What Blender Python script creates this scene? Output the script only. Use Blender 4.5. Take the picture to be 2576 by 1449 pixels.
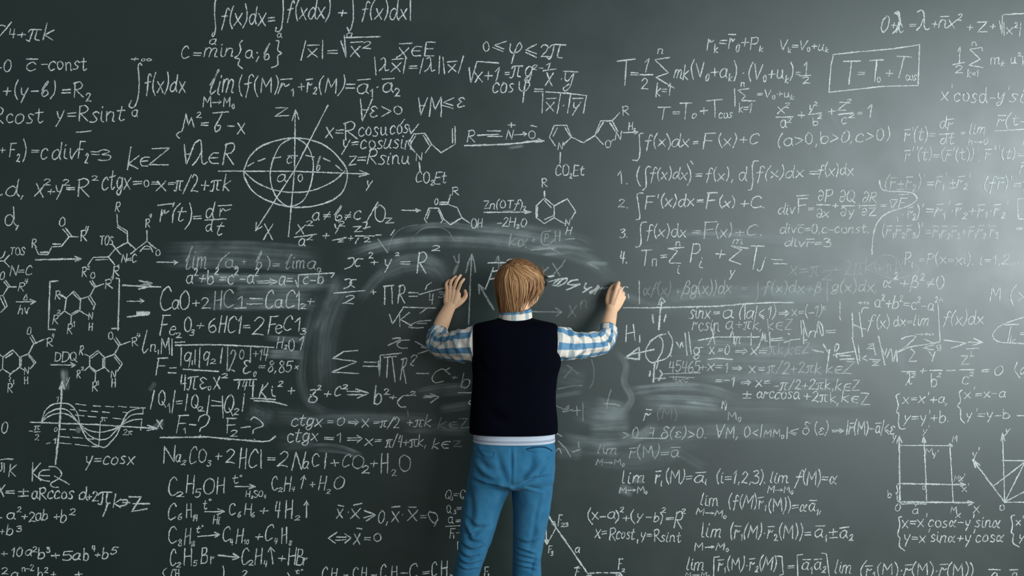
import bpy, bmesh, math, random
import numpy as np
from mathutils import Vector, Matrix
from mathutils.bvhtree import BVHTree

for o in list(bpy.data.objects):
    bpy.data.objects.remove(o)
S = bpy.context.scene
COL = S.collection

# ------------------------------------------------------------------ camera, light, exposure
W, H = 2576, 1449
CAM_D, CAM_Z = 4.6, 1.63                 # the board is the plane y = 0
S0 = 1.807e-3                            # metres per pixel on the board
cam = bpy.data.cameras.new('camera')
camo = bpy.data.objects.new('camera', cam)
COL.objects.link(camo)
camo.location = (0, -CAM_D, CAM_Z)
camo.rotation_euler = (math.pi/2, 0, 0)
cam.sensor_width = 36
cam.lens = 36*CAM_D/(W*S0)
cam.clip_start = 0.05
S.camera = camo

S.view_settings.view_transform = 'Standard'
S.view_settings.look = 'None'
S.view_settings.gamma = 1
S.view_settings.use_curve_mapping = False
S.view_settings.exposure = 0.0
S.cycles.transparent_max_bounces = 48        # many layers of chalk dust lie over each other

wd = bpy.data.worlds.new('room_light'); S.world = wd; wd.use_nodes = True
wd.node_tree.nodes['Background'].inputs[0].default_value = (0.86, 0.97, 1.0, 1)
# the room is brighter towards its window side (+x) than towards the far wall
_tc = wd.node_tree.nodes.new('ShaderNodeTexCoord'); _sx = wd.node_tree.nodes.new('ShaderNodeSeparateXYZ')
_mr = wd.node_tree.nodes.new('ShaderNodeMapRange'); _mr.interpolation_type = 'SMOOTHSTEP'
wd.node_tree.links.new(_tc.outputs['Generated'], _sx.inputs[0]); wd.node_tree.links.new(_sx.outputs[0], _mr.inputs[0])
for _i, _v in enumerate((-0.8, 0.9, 0.19, 0.42)): _mr.inputs[_i+1].default_value = _v
wd.node_tree.links.new(_mr.outputs[0], wd.node_tree.nodes['Background'].inputs[1])

def area(name, loc, target, sx, sy, power, col):
    l = bpy.data.lights.new(name, 'AREA'); l.shape = 'RECTANGLE'
    l.size, l.size_y, l.energy, l.color = sx, sy, power, col
    o = bpy.data.objects.new(name, l); COL.objects.link(o)
    o.location = loc
    d = Vector(target) - Vector(loc)
    o.rotation_euler = d.to_track_quat('-Z', 'Y').to_euler()
    return o
area('window_daylight', (4.5, -5.1, 2.25), (2.0, -4.7, 2.1), 3.2, 2.1, 215, (0.85, 0.97, 1.0))
area('near_fill_light', (4.2, -2.3, 2.2), (0.5, -1.9, 1.9), 2.0, 2.0, 95, (0.88, 0.97, 1.0))  # added fill, no window of its own: lifts the chalk on the right
area('rear_window_daylight', (4.5, -9.2, 2.25), (0.0, -4.0, 1.6), 3.2, 2.1, 255, (0.88, 0.97, 1.0))

# ------------------------------------------------------------------ helpers
def P(px, py, y=0.0):
    """point at depth y that stands where the photo shows pixel px, py"""
    k = S0*(CAM_D + y)/CAM_D
    return Vector(((px - W/2)*k, y, CAM_Z + (H/2 - py)*k))
def K(y): return S0*(CAM_D + y)/CAM_D

def tag(o, label=None, cat=None, group=None, kind=None):
    if label: o['label'] = label
    if cat: o['category'] = cat
    if group: o['group'] = group
    if kind: o['kind'] = kind
    return o

def link(name, me, mat, parent=None, smooth=True):
    o = bpy.data.objects.new(name, me); COL.objects.link(o)
    if mat: me.materials.append(mat)
    if parent: 
        o.parent = parent
        o.matrix_parent_inverse = parent_mat(parent).inverted()
    if smooth:
        me.polygons.foreach_set('use_smooth', [True]*len(me.polygons))
    return o
def parent_mat(p):
    m = Matrix.Translation(p.location)
    q = p.parent
    while q:
        m = Matrix.Translation(q.location) @ m if False else m
        q = q.parent
    return m if p.type == 'EMPTY' else Matrix.Identity(4) if not p.parent else Matrix.Identity(4)
def bm_obj(name, bm, mat, parent=None, smooth=True):
    me = bpy.data.meshes.new(name)
    bmesh.ops.recalc_face_normals(bm, faces=bm.faces)
    bm.to_mesh(me); bm.free()
    return link(name, me, mat, parent, smooth)

def cr(vals, sub):
    """Catmull-Rom resampling of a list of numpy vectors"""
    v = [np.array(x, float) for x in vals]
    if len(v) < 3 or sub < 2:
        return v
    out = []
    ext = [2*v[0]-v[1]] + v + [2*v[-1]-v[-2]]
    for i in range(1, len(ext)-2):
        a, b, c, d = ext[i-1:i+3]
        for k in range(sub):
            t = k/sub
            out.append(0.5*((2*b) + (c-a)*t + (2*a-5*b+4*c-d)*t*t + (3*b-a-3*c+d)*t**3))
    out.append(v[-1])
    return out

def rings_to_bm(bm, rings, caps=True, uv=None):
    """rings: lists of points; bridges neighbours, closes the ends, writes metre UVs"""
    L = bm.loops.layers.uv.verify()
    vs = [[bm.verts.new(p) for p in r] for r in rings]
    n = len(rings[0])
    along = [0.0]
    for i in range(1, len(rings)):
        along.append(along[-1] + (sum((Vector(q) for q in rings[i]), Vector())/n - sum((Vector(q) for q in rings[i-1]), Vector())/n).length)
    mid = rings[len(rings)//2]
    per = sum((Vector(mid[j]) - Vector(mid[j-1])).length for j in range(n))
    for i in range(len(rings)-1):
        for j in range(n):
            k = (j+1) % n
            f = bm.faces.new((vs[i][j], vs[i][k], vs[i+1][k], vs[i+1][j]))
            f.smooth = True
            for lp, (u, v) in zip(f.loops, ((along[i], per*j/n), (along[i], per*(j+1)/n), (along[i+1], per*(j+1)/n), (along[i+1], per*j/n))):
                lp[L].uv = (u, v)
    if caps:
        bm.faces.new(list(reversed(vs[0]))); bm.faces.new(vs[-1])

def sweep(bm, pts, rads, ref=(0, 0, 1), n=20, sub=5, cap=True, rnd=True):
    pts = cr([tuple(p) for p in pts], sub)
    rads = cr([(r, r) if not hasattr(r, '__len__') else r for r in rads], sub)
    pts = [Vector(p) for p in pts]; ref = Vector(ref)
    rings = []
    m = len(pts)
    def ring(c, T, rb, rn):
        N = (ref - T*ref.dot(T))
        if N.length < 1e-4: N = Vector((0.3, 1, 0.2)) - T*T.dot(Vector((0.3, 1, 0.2)))
        N.normalize(); B = T.cross(N)
        return [c + B*(rb*math.cos(2*math.pi*j/n)) + N*(rn*math.sin(2*math.pi*j/n)) for j in range(n)]
    for i in range(m):
        T = (pts[min(i+1, m-1)] - pts[max(i-1, 0)]).normalized()
        rb, rn = rads[i]
        if i == 0 and rnd:
            for a in (80, 60, 40, 20):
                a = math.radians(a); rings.append(ring(pts[0] - T*min(rb, rn)*math.sin(a), T, rb*math.cos(a), rn*math.cos(a)))
        rings.append(ring(pts[i], T, rb, rn))
        if i == m-1 and rnd:
            for a in (20, 40, 60, 80):
                a = math.radians(a); rings.append(ring(pts[i] + T*min(rb, rn)*math.sin(a), T, rb*math.cos(a), rn*math.cos(a)))
    rings_to_bm(bm, rings, cap)

def stack(bm, secs, n=64, sub=5, ex=2.3, caps=True):
    """horizontal rings: (left px, right px, y px, depth centre, half depth)"""
    rows = cr([s for s in secs], sub)
    rings = []
    for L, R, py, yc, hy in rows:
        a, b = P(L, py, yc), P(R, py, yc)
        c = (a+b)/2; hx = (b.x-a.x)/2
        r = []
        for j in range(n):
            t = 2*math.pi*j/n
            co, si = math.cos(t), math.sin(t)
            r.append(c + Vector((hx*math.copysign(abs(co)**(2/ex), co), hy*math.copysign(abs(si)**(2/ex), si), 0)))
        rings.append(r)
    rings_to_bm(bm, rings, caps)

def ball(bm, c, axes, seg=20):
    m = Matrix((axes[0], axes[1], axes[2])).transposed().to_4x4()
    m.translation = c
    bmesh.ops.create_uvsphere(bm, u_segments=seg, v_segments=seg//2+2, radius=1, matrix=m)

def fuse(name, bm, voxel, smooth, mat, parent):
    """melts the closed shells of bm into one continuous skin"""
    me = bpy.data.meshes.new(name+'_raw')
    bmesh.ops.recalc_face_normals(bm, faces=bm.faces)
    bm.to_mesh(me); bm.free()
    o = bpy.data.objects.new(name+'_raw', me); COL.objects.link(o)
    r = o.modifiers.new('r', 'REMESH'); r.mode = 'VOXEL'; r.voxel_size = voxel; r.adaptivity = 0
    if smooth:
        s = o.modifiers.new('s', 'SMOOTH'); s.factor = 0.5; s.iterations = smooth
    dg = bpy.context.evaluated_depsgraph_get()
    res = bpy.data.meshes.new_from_object(o.evaluated_get(dg))
    bpy.data.objects.remove(o); bpy.data.meshes.remove(me)
    res.name = name
    res.materials.clear()
    return link(name, res, mat, parent)

def arrays(me):
    n = len(me.vertices)
    co = np.empty(n*3); no = np.empty(n*3)
    me.vertices.foreach_get('co', co); me.vertices.foreach_get('normal', no)
    return co.reshape(-1, 3), no.reshape(-1, 3)

def crease(o, curves, yref, back=True):
    """cloth folds: curves of (pixel polyline, depth m, half width m) pressed into the cloth along its normals"""
    me = o.data
    co, no = arrays(me)
    wt = np.clip(-no[:, 1]*1.4, 0, 1) if back else np.ones(len(co))
    disp = np.zeros(len(co))
    for line, A, w in curves:
        pts = np.array([(lambda q: (q.x, q.z))(P(x, y, yref)) for x, y in line])
        pts = np.array(cr(list(pts), 6))
        d = np.full(len(co), 1e9); sg = np.zeros(len(co)); tt = np.zeros(len(co))
        m = len(pts)-1
        for i in range(m):
            a, b = pts[i], pts[i+1]
            ab = b-a; L2 = max((ab**2).sum(), 1e-12)
            rel = co[:, [0, 2]] - a
            t = np.clip((rel @ ab)/L2, 0, 1)
            v = rel - t[:, None]*ab
            dd = np.sqrt((v**2).sum(1))
            better = dd < d
            d = np.where(better, dd, d)
            sg = np.where(better, np.sign(ab[0]*rel[:, 1]-ab[1]*rel[:, 0]), sg)
            tt = np.where(better, (i+t)/m, tt)
        env = np.sin(np.pi*np.clip(tt*0.92+0.04, 0, 1))**0.6
        s = d*sg
        disp += A*env*(-np.exp(-(d/w)**2) + 0.75*np.exp(-((s-1.6*w)/(1.2*w))**2))
    co = co + no*(disp*wt)[:, None]
    me.vertices.foreach_set('co', co.ravel()); me.update()

# ------------------------------------------------------------------ materials
def mat(name, col, rough=0.6, spec=0.5):
    m = bpy.data.materials.new(name); m.use_nodes = True
    b = m.node_tree.nodes['Principled BSDF']
    b.inputs['Base Color'].default_value = (*col, 1)
    b.inputs['Roughness'].default_value = rough
    b.inputs['Specular IOR Level'].default_value = spec
    return m, m.node_tree.nodes, m.node_tree.links, b
def noise(nd, lk, scale, detail=3, vec=None, rough=0.55):
    n = nd.new('ShaderNodeTexNoise'); n.inputs['Scale'].default_value = scale
    n.inputs['Detail'].default_value = detail; n.inputs['Roughness'].default_value = rough
    if vec is None:
        tc = nd.new('ShaderNodeTexCoord'); vec = tc.outputs['Object']
    lk.new(vec, n.inputs['Vector'])
    return n
def maprange(nd, lk, src, a, b, c, d):
    m = nd.new('ShaderNodeMapRange'); lk.new(src, m.inputs[0])
    for i, v in enumerate((a, b, c, d)): m.inputs[i+1].default_value = v
    return m.outputs[0]
def mathn(nd, lk, op, a, b):
    m = nd.new('ShaderNodeMath'); m.operation = op
    for i, v in enumerate((a, b)):
        if isinstance(v, (int, float)): m.inputs[i].default_value = v
        else: lk.new(v, m.inputs[i])
    return m.outputs[0]
def mixc(nd, lk, fac, a, b, blend='MIX'):
    m = nd.new('ShaderNodeMix'); m.data_type = 'RGBA'; m.blend_type = blend
    if isinstance(fac, (int, float)): m.inputs[0].default_value = fac
    else: lk.new(fac, m.inputs[0])
    for i, v in ((6, a), (7, b)):
        if isinstance(v, tuple): m.inputs[i].default_value = (*v, 1)
        else: lk.new(v, m.inputs[i])
    return m.outputs[2]
def bump(nd, lk, b, h, strength, dist=0.001):
    n = nd.new('ShaderNodeBump'); n.inputs['Strength'].default_value = strength
    n.inputs['Distance'].default_value = dist
    lk.new(h, n.inputs['Height']); lk.new(n.outputs[0], b.inputs['Normal'])

# board paint
BOARD_IOR, BOARD_ROUGH = 1.76, 0.435
M_BOARD, nd, lk, b = mat('board_paint', (0.016, 0.028, 0.026), 0.42, 0.9)
n1 = noise(nd, lk, 1.6, 5); n2 = noise(nd, lk, 260, 2)
f = maprange(nd, lk, n1.outputs[0], 0.35, 0.7, 0.0, 1.0)
c = mixc(nd, lk, f, (0.0115, 0.0245, 0.0220), (0.0165, 0.0325, 0.0285))
g = maprange(nd, lk, n2.outputs[0], 0.3, 0.7, 0.86, 1.16)
mm = nd.new('ShaderNodeVectorMath'); mm.operation = 'SCALE'
lk.new(c, mm.inputs[0]); lk.new(g, mm.inputs['Scale']); lk.new(mm.outputs[0], b.inputs['Base Color'])
n3 = noise(nd, lk, 5, 4)
# matt paint under a thin soft sheen
df_ = nd.new('ShaderNodeBsdfDiffuse'); gl_ = nd.new('ShaderNodeBsdfGlossy'); fr_ = nd.new('ShaderNodeFresnel'); mx_ = nd.new('ShaderNodeMixShader'); bp_ = nd.new('ShaderNodeBump')
gl_.distribution = 'BECKMANN'; fr_.inputs['IOR'].default_value = BOARD_IOR
lk.new(mm.outputs[0], df_.inputs['Color'])
lk.new(maprange(nd, lk, n3.outputs[0], 0.3, 0.7, BOARD_ROUGH-.03, BOARD_ROUGH+.03), gl_.inputs['Roughness'])
bp_.inputs['Strength'].default_value = 0.10; bp_.inputs['Distance'].default_value = 0.0004
lk.new(n2.outputs[0], bp_.inputs['Height'])
for q in (df_, gl_): lk.new(bp_.outputs[0], q.inputs['Normal'])
lk.new(fr_.outputs[0], mx_.inputs[0]); lk.new(df_.outputs[0], mx_.inputs[1]); lk.new(gl_.outputs[0], mx_.inputs[2])
lk.new(mx_.outputs[0], nd['Material Output'].inputs['Surface'])

def chalk_mat(name, smudge):
    m = bpy.data.materials.new(name); m.use_nodes = True
    nd, lk = m.node_tree.nodes, m.node_tree.links
    nd.clear()
    out = nd.new('ShaderNodeOutputMaterial'); mx = nd.new('ShaderNodeMixShader')
    tr = nd.new('ShaderNodeBsdfTransparent'); df = nd.new('ShaderNodeBsdfDiffuse')
    df.inputs[0].default_value = (0.77, 0.81, 0.79, 1) if not smudge else (0.68, 0.75, 0.75, 1)
    df.inputs[1].default_value = 1.0
    at = nd.new('ShaderNodeAttribute'); at.attribute_name = 'edge'
    st = nd.new('ShaderNodeAttribute'); st.attribute_name = 'strength'
    if smudge:
        uv = nd.new('ShaderNodeUVMap'); mp = nd.new('ShaderNodeMapping')
        lk.new(uv.outputs[0], mp.inputs[0]); mp.inputs['Scale'].default_value = (2.2, 60, 1)
        a = noise(nd, lk, 1.0, 5, mp.outputs[0], 0.65)
        big = noise(nd, lk, 9, 3)
        k = maprange(nd, lk, a.outputs[0], 0.32, 0.72, 0.15, 1.0)
        k2 = maprange(nd, lk, big.outputs[0], 0.3, 0.65, 0.3, 1.1)
        al = mathn(nd, lk, 'MULTIPLY', mathn(nd, lk, 'MULTIPLY', at.outputs['Fac'], k), mathn(nd, lk, 'MULTIPLY', st.outputs['Fac'], k2))
    else:
        a = noise(nd, lk, 420, 2, None, 0.6)
        w = noise(nd, lk, 60, 2)
        t = maprange(nd, lk, a.outputs[0], 0.34, 0.66, 0.0, 1.0)
        t = mathn(nd, lk, 'MULTIPLY', t, maprange(nd, lk, w.outputs[0], 0.35, 0.65, 0.70, 1.45))
        e = mathn(nd, lk, 'SUBTRACT', mathn(nd, lk, 'MULTIPLY', at.outputs['Fac'], 1.45), t)
        e = maprange(nd, lk, e, 0.0, 0.45, 0.0, 1.0)
        al = mathn(nd, lk, 'MULTIPLY', e, st.outputs['Fac'])
    lk.new(al, mx.inputs[0]); lk.new(tr.outputs[0], mx.inputs[1]); lk.new(df.outputs[0], mx.inputs[2])
    lk.new(mx.outputs[0], out.inputs[0])
    return m
M_CHALK = chalk_mat('chalk', False)
M_SMEAR = chalk_mat('chalk_dust', True)

M_WALL = mat('plaster', (0.55, 0.55, 0.52), 0.9)[0]
M_FLOOR, nd, lk, b = mat('floor_boards', (0.16, 0.12, 0.085), 0.5)
M_SKIN, nd, lk, b = mat('skin', (0.62, 0.38, 0.26), 0.5, 0.4)
n1 = noise(nd, lk, 38, 4)
lk.new(mixc(nd, lk, maprange(nd, lk, n1.outputs[0], 0.35, 0.65, 0, 1), (0.80, 0.485, 0.285), (0.84, 0.50, 0.33)), b.inputs['Base Color'])
b.inputs['Subsurface Weight'].default_value = 0.12
b.inputs['Subsurface Radius'].default_value = (0.010, 0.004, 0.002)
b.inputs['Subsurface Scale'].default_value = 0.6
bump(nd, lk, b, noise(nd, lk, 300, 2).outputs[0], 0.12, 0.0006)

M_VEST, nd, lk, b = mat('black_knit', (0.0020, 0.0022, 0.0055), 1.0, 0.04)
bump(nd, lk, b, noise(nd, lk, 420, 2).outputs[0], 0.35, 0.001)
M_TRIM, nd, lk, b = mat('knit_trim', (0.0022, 0.0025, 0.006), 1.0, 0.04)
M_LILAC = mat('pale_edge', (0.45, 0.43, 0.55), 0.8)[0]

M_JEAN, nd, lk, b = mat('blue_cotton', (0.045, 0.20, 0.36), 0.85, 0.15)
n1 = noise(nd, lk, 16, 5); n2 = noise(nd, lk, 700, 1)
c = mixc(nd, lk, maprange(nd, lk, n1.outputs[0], 0.3, 0.7, 0, 1), (0.020, 0.120, 0.230), (0.034, 0.155, 0.275))
lk.new(c, b.inputs['Base Color'])
bump(nd, lk, b, n2.outputs[0], 0.25, 0.0006)
b.inputs['Sheen Weight'].default_value = 0.06
M_JEAN_DARK = mat('pocket_slit_shade', (0.012, 0.05, 0.10), 0.9, 0.1)[0]  # darker trouser blue, the shade of the open pocket slit put into colour

def plaid(name, blue, grey, base):
    m, nd, lk, b = mat(name, base, 0.85, 0.15)
    uv = nd.new('ShaderNodeUVMap'); sp = nd.new('ShaderNodeSeparateXYZ'); lk.new(uv.outputs[0], sp.inputs[0])
    def band(src, period, frac, off):
        x = mathn(nd, lk, 'FRACT', mathn(nd, lk, 'ADD', mathn(nd, lk, 'DIVIDE', src, period), off), 0)
        return maprange(nd, lk, mathn(nd, lk, 'ABSOLUTE', mathn(nd, lk, 'SUBTRACT', x, 0.5), 0), frac/2-0.02, frac/2+0.02, 1, 0)
    fx = band(sp.outputs[1], 0.047, 0.43, 0.1)
    fy = band(sp.outputs[0], 0.056, 0.34, 0.3)
    c = mixc(nd, lk, fx, base, blue)
    g = mixc(nd, lk, fy, (1.0, 1.0, 1.0), grey)
    c = mixc(nd, lk, 1.0, c, g, 'MULTIPLY')
    lk.new(c, b.inputs['Base Color'])
    bump(nd, lk, b, noise(nd, lk, 600, 1).outputs[0], 0.15, 0.0004)
    return m
M_PLAID = plaid('plaid_cotton', (0.13, 0.27, 0.41), (0.48, 0.60, 0.68), (0.77, 0.68, 0.60))
M_HEM, nd, lk, b = mat('pale_hem', (0.50, 0.55, 0.64), 0.85, 0.15)
uv = nd.new('ShaderNodeUVMap'); sp = nd.new('ShaderNodeSeparateXYZ'); lk.new(uv.outputs[0], sp.inputs[0])
def line_at(v, hw):
    return maprange(nd, lk, mathn(nd, lk, 'ABSOLUTE', mathn(nd, lk, 'SUBTRACT', sp.outputs[0], v), 0), hw*0.7, hw, 1, 0)
ln = mathn(nd, lk, 'MAXIMUM', line_at(0.0130, 0.0010), line_at(0.0172, 0.0008))
lk.new(mixc(nd, lk, ln, (0.50, 0.55, 0.64), (0.03, 0.04, 0.09)), b.inputs['Base Color'])

M_HAIR, nd, lk, b = mat('blond_hair', (0.36, 0.20, 0.09), 0.48, 0.35)
at = nd.new('ShaderNodeAttribute'); at.attribute_name = 'lock'
uv = nd.new('ShaderNodeUVMap'); mp = nd.new('ShaderNodeMapping'); lk.new(uv.outputs[0], mp.inputs[0])
mp.inputs['Scale'].default_value = (6, 900, 1)
sn = noise(nd, lk, 1.0, 3, mp.outputs[0])
ff = mathn(nd, lk, 'ADD', mathn(nd, lk, 'MULTIPLY', at.outputs['Fac'], 0.7), mathn(nd, lk, 'MULTIPLY', sn.outputs[0], 0.45))
cr_ = nd.new('ShaderNodeValToRGB'); lk.new(ff, cr_.inputs[0])
cr_.color_ramp.elements[0].color = (0.06, 0.020, 0.007, 1); cr_.color_ramp.elements[0].position = 0.12
cr_.color_ramp.elements[1].color = (0.54, 0.33, 0.155, 1); cr_.color_ramp.elements[1].position = 0.95
e = cr_.color_ramp.elements.new(0.5); e.color = (0.27, 0.118, 0.044, 1)
lk.new(cr_.outputs[0], b.inputs['Base Color'])
M_GLASSES = mat('black_plastic', (0.008, 0.008, 0.01), 0.25)[0]
M_LENS, nd, lk, b = mat('lens', (1, 1, 1), 0.02); b.inputs['Transmission Weight'].default_value = 1.0; b.inputs['IOR'].default_value = 1.1
M_EYE = mat('eye_white', (0.75, 0.73, 0.70), 0.2)[0]
M_SHOE = mat('brown_leather', (0.08, 0.045, 0.025), 0.45)[0]
M_STICK = mat('chalk_stick', (0.80, 0.80, 0.77), 0.95, 0.1)[0]

# ------------------------------------------------------------------ the setting
def box(name, lo, hi, m, parent=None):
    bm = bmesh.new()
    bmesh.ops.create_cube(bm, size=1)
    for v in bm.verts:
        v.co = Vector([lo[i] + (v.co[i]+0.5)*(hi[i]-lo[i]) for i in range(3)])
    return bm_obj(name, bm, m, parent, False)
tag(box('floor', (-4.2, -9.8, -0.1), (4.6, 0.25, 0.0), M_FLOOR), kind='structure')
tag(box('wall_back', (-4.2, 0.05, 0.0), (4.6, 0.27, 3.6), M_WALL), kind='structure')
BOARD = box('chalkboard', (-3.6, 0.0, 0.0), (3.6, 0.03, 3.4), M_BOARD)
tag(BOARD, 'dark green chalkboard wall covered in white chalk formulas, molecules and wiped smudges', 'chalkboard')

# ------------------------------------------------------------------ chalk handwriting
# glyph = width | stroke | stroke ; '~' marks a curved stroke; 100 units = the height of a capital
G = {}
for line in '''a 52|~46 50 30 62 8 45 6 15 22 0 38 12 47 40 46 58|~46 58 45 16 54 0
b 50|6 100 5 4|~5 30 20 58 42 50 46 22 28 0 6 6
ɓ 48|~6 40 24 84 36 104 34 88 14 44 8 14 20 0 40 16 36 38 20 34 16 20
c 44|~42 50 28 62 8 44 6 14 22 0 42 10
d 54|~44 48 28 62 8 44 6 14 20 0 36 12 46 48|~48 104 47 50 47 18 56 0
e 44|~6 30 40 38 36 58 18 60 5 32 10 4 28 -2 44 12
f 46|~50 92 40 104 28 90 20 30 10 -26|4 52 42 56
g 50|~44 50 26 62 8 42 10 10 26 4 42 24 46 56|~46 58 42 -10 24 -34 6 -22 14 -8 46 8
h 50|6 100 4 0|~4 36 22 58 40 50 42 0
i 20|~8 58 6 10 18 0|10 78 12 84
j 24|~16 58 14 -20 2 -32 -6 -16|16 78 18 84
k 48|8 100 4 0|42 60 6 28 44 0
l 24|~12 100 8 50 6 10 18 2
ℓ 36|~0 36 24 84 34 104 28 100 12 40 8 8 16 0 34 14
m 72|5 58 2 0|~4 38 16 58 32 52 30 0|~32 36 46 58 62 52 60 6 70 0
n 48|5 58 3 0|~4 36 20 58 38 50 38 4 48 0
o 48|~26 60 8 46 6 16 22 0 42 14 42 46 26 60 18 57
p 48|7 58 2 -36|~6 40 22 60 42 46 38 10 20 0 6 10
q 48|~42 50 24 62 6 40 10 8 26 4 42 26|44 60 40 -36
r 40|8 60 4 -4|~7 34 18 58 26 42 40 54
s 40|~38 54 24 62 10 50 20 34 34 20 24 2 4 4
t 40|~22 92 16 40 16 10 26 0 40 10|2 62 40 66
u 50|~6 58 4 14 16 0 34 14 40 58|~40 56 40 12 50 0
v 44|~4 58 12 20 20 0|~20 0 28 30 42 60
x 50|~4 60 22 32 46 0|~46 60 26 32 2 0
y 48|~6 58 12 24 24 16|~44 60 28 12 10 -34
ỳ 48|~6 58 8 24 24 16 42 56|~44 60 36 -12 18 -38 6 -24 30 -2
z 46|4 58 44 58 4 0 46 2
A 64|0 0 30 100 58 0|12 36 50 36
B 56|7 100 4 0|~6 98 42 96 40 62 8 54|~8 54 54 46 48 4 4 0
C 60|~56 82 40 102 12 80 6 28 24 0 58 14
D 62|6 98 4 2|~2 98 50 86 58 40 36 4 2 0
E 56|52 98 8 96 4 0 54 4|6 52 44 54
F 54|8 98 4 0|4 98 54 100|6 52 42 54
H 60|6 100 4 0|54 100 54 0|5 50 54 54
K 56|8 100 4 0|52 98 8 46 56 0
M 74|4 0 10 98 36 36 64 100 68 0
N 62|4 0 6 98 54 2 58 100
O 62|~32 100 8 78 6 24 28 0 54 20 56 74 34 100 22 96
P 54|7 100 4 0|~4 96 42 100 50 72 34 50 8 46
Q 66|~32 100 8 78 6 28 28 8 54 28 56 74 34 100 24 97|34 30 66 -6
R 58|7 98 4 0|~2 92 34 102 50 80 38 56 8 48|12 50 56 0
S 52|~50 86 30 102 8 84 22 56 46 36 36 4 4 6
T 64|32 96 28 0|2 94 62 98
V 58|2 100 26 0 56 100
X 60|4 100 56 0|54 100 2 0
Y 56|4 100 28 48|54 100 20 -10
Z 60|6 96 58 98 4 2 60 4
0 48|~24 98 6 70 6 24 22 0 42 26 40 76 24 98 18 94
1 30|4 70 22 100 20 0
2 48|~6 80 22 100 42 84 34 52 4 4|~4 4 24 7 48 2
3 46|~6 90 26 100 40 82 18 56|~18 56 44 44 38 8 16 0 4 10
4 48|12 98 6 42 44 44|38 96 34 0
5 46|46 98 12 96 8 56|~8 56 36 58 42 24 22 0 4 8
6 46|~36 98 12 64 6 22 22 0 42 20 34 48 10 34
8 46|~36 88 20 100 10 80 34 44 40 14 20 0 6 18 20 48 38 76 34 92
π 62|~2 52 14 64 60 66|~20 62 17 20 12 -2 0 2|~42 62 38 12 54 4
ε 44|~42 52 26 62 10 50 24 34|~24 34 6 18 16 0 42 8
φ 60|~6 74 8 34 34 26 54 56 42 84 30 50 22 -36
λ 56|~6 92 20 104 30 80 34 20 44 2 54 10|~31 56 18 20 4 0
α 60|~54 62 36 26 14 0 4 24 14 56 28 48 38 14 56 0
β 52|~2 -34 12 40 22 92 40 92 40 64 22 54|~22 54 46 44 44 8 26 0 12 10
δ 48|~44 92 24 104 14 84 34 56 42 24 24 0 6 20 14 50 32 54
μ 60|~0 -34 6 -22 16 64|16 64 20 14 34 60 40 8 52 12
Π 62|10 96 4 0|2 94 62 100|50 98 52 0
Δ 56|28 92 4 0 54 0 28 92
∇ 60|2 96 58 96 28 0 2 96
∂ 50|~10 84 24 100 44 70 40 20 20 0 6 20 16 46 40 40
∞ 60|~30 28 14 12 4 28 14 44 30 28 46 12 58 28 46 44 30 28
∀ 60|2 100 24 0 56 100|12 52 44 52
∃ 50|4 96 44 96 44 2 4 2|10 50 44 50
∈ 52|~50 62 20 60 6 34 20 6 52 4|8 34 44 36
+ 50|4 36 48 37|26 60 25 12
- 44|4 36 42 36
= 50|4 46 46 48|4 27 46 28
( 24|~22 112 6 70 6 24 20 -14
) 24|~4 112 18 72 18 26 4 -14
| 16|9 110 8 -12
/ 40|38 104 2 -8
, 16|10 6 4 -16
. 14|5 5 9 0
; 16|10 40 11 44|10 6 4 -16
· 20|9 33 12 38
' 14|11 112 8 86
< 48|46 66 6 36 46 8
> 48|4 66 44 36 6 8
≤ 48|46 80 6 46 46 20|6 28 46 -2
≠ 50|4 46 46 48|4 27 46 28|40 72 10 4
± 50|4 40 48 41|26 64 25 16|4 0 48 2
→ 90|2 36 84 37|64 54 86 37 64 20
⇒ 80|2 46 70 46|2 26 70 26|52 68 80 36 52 4
↑ 30|14 0 14 104|2 78 14 104 26 78
° 22|~10 106 2 96 10 86 18 96 10 106'''.split('\n'):
    ch, rest = line.split(' ', 1)
    wd_, *st = rest.split('|')
    G[ch] = (float(wd_), [(s[0] == '~', [float(q) for q in s.lstrip('~').split()]) for s in st])

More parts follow.
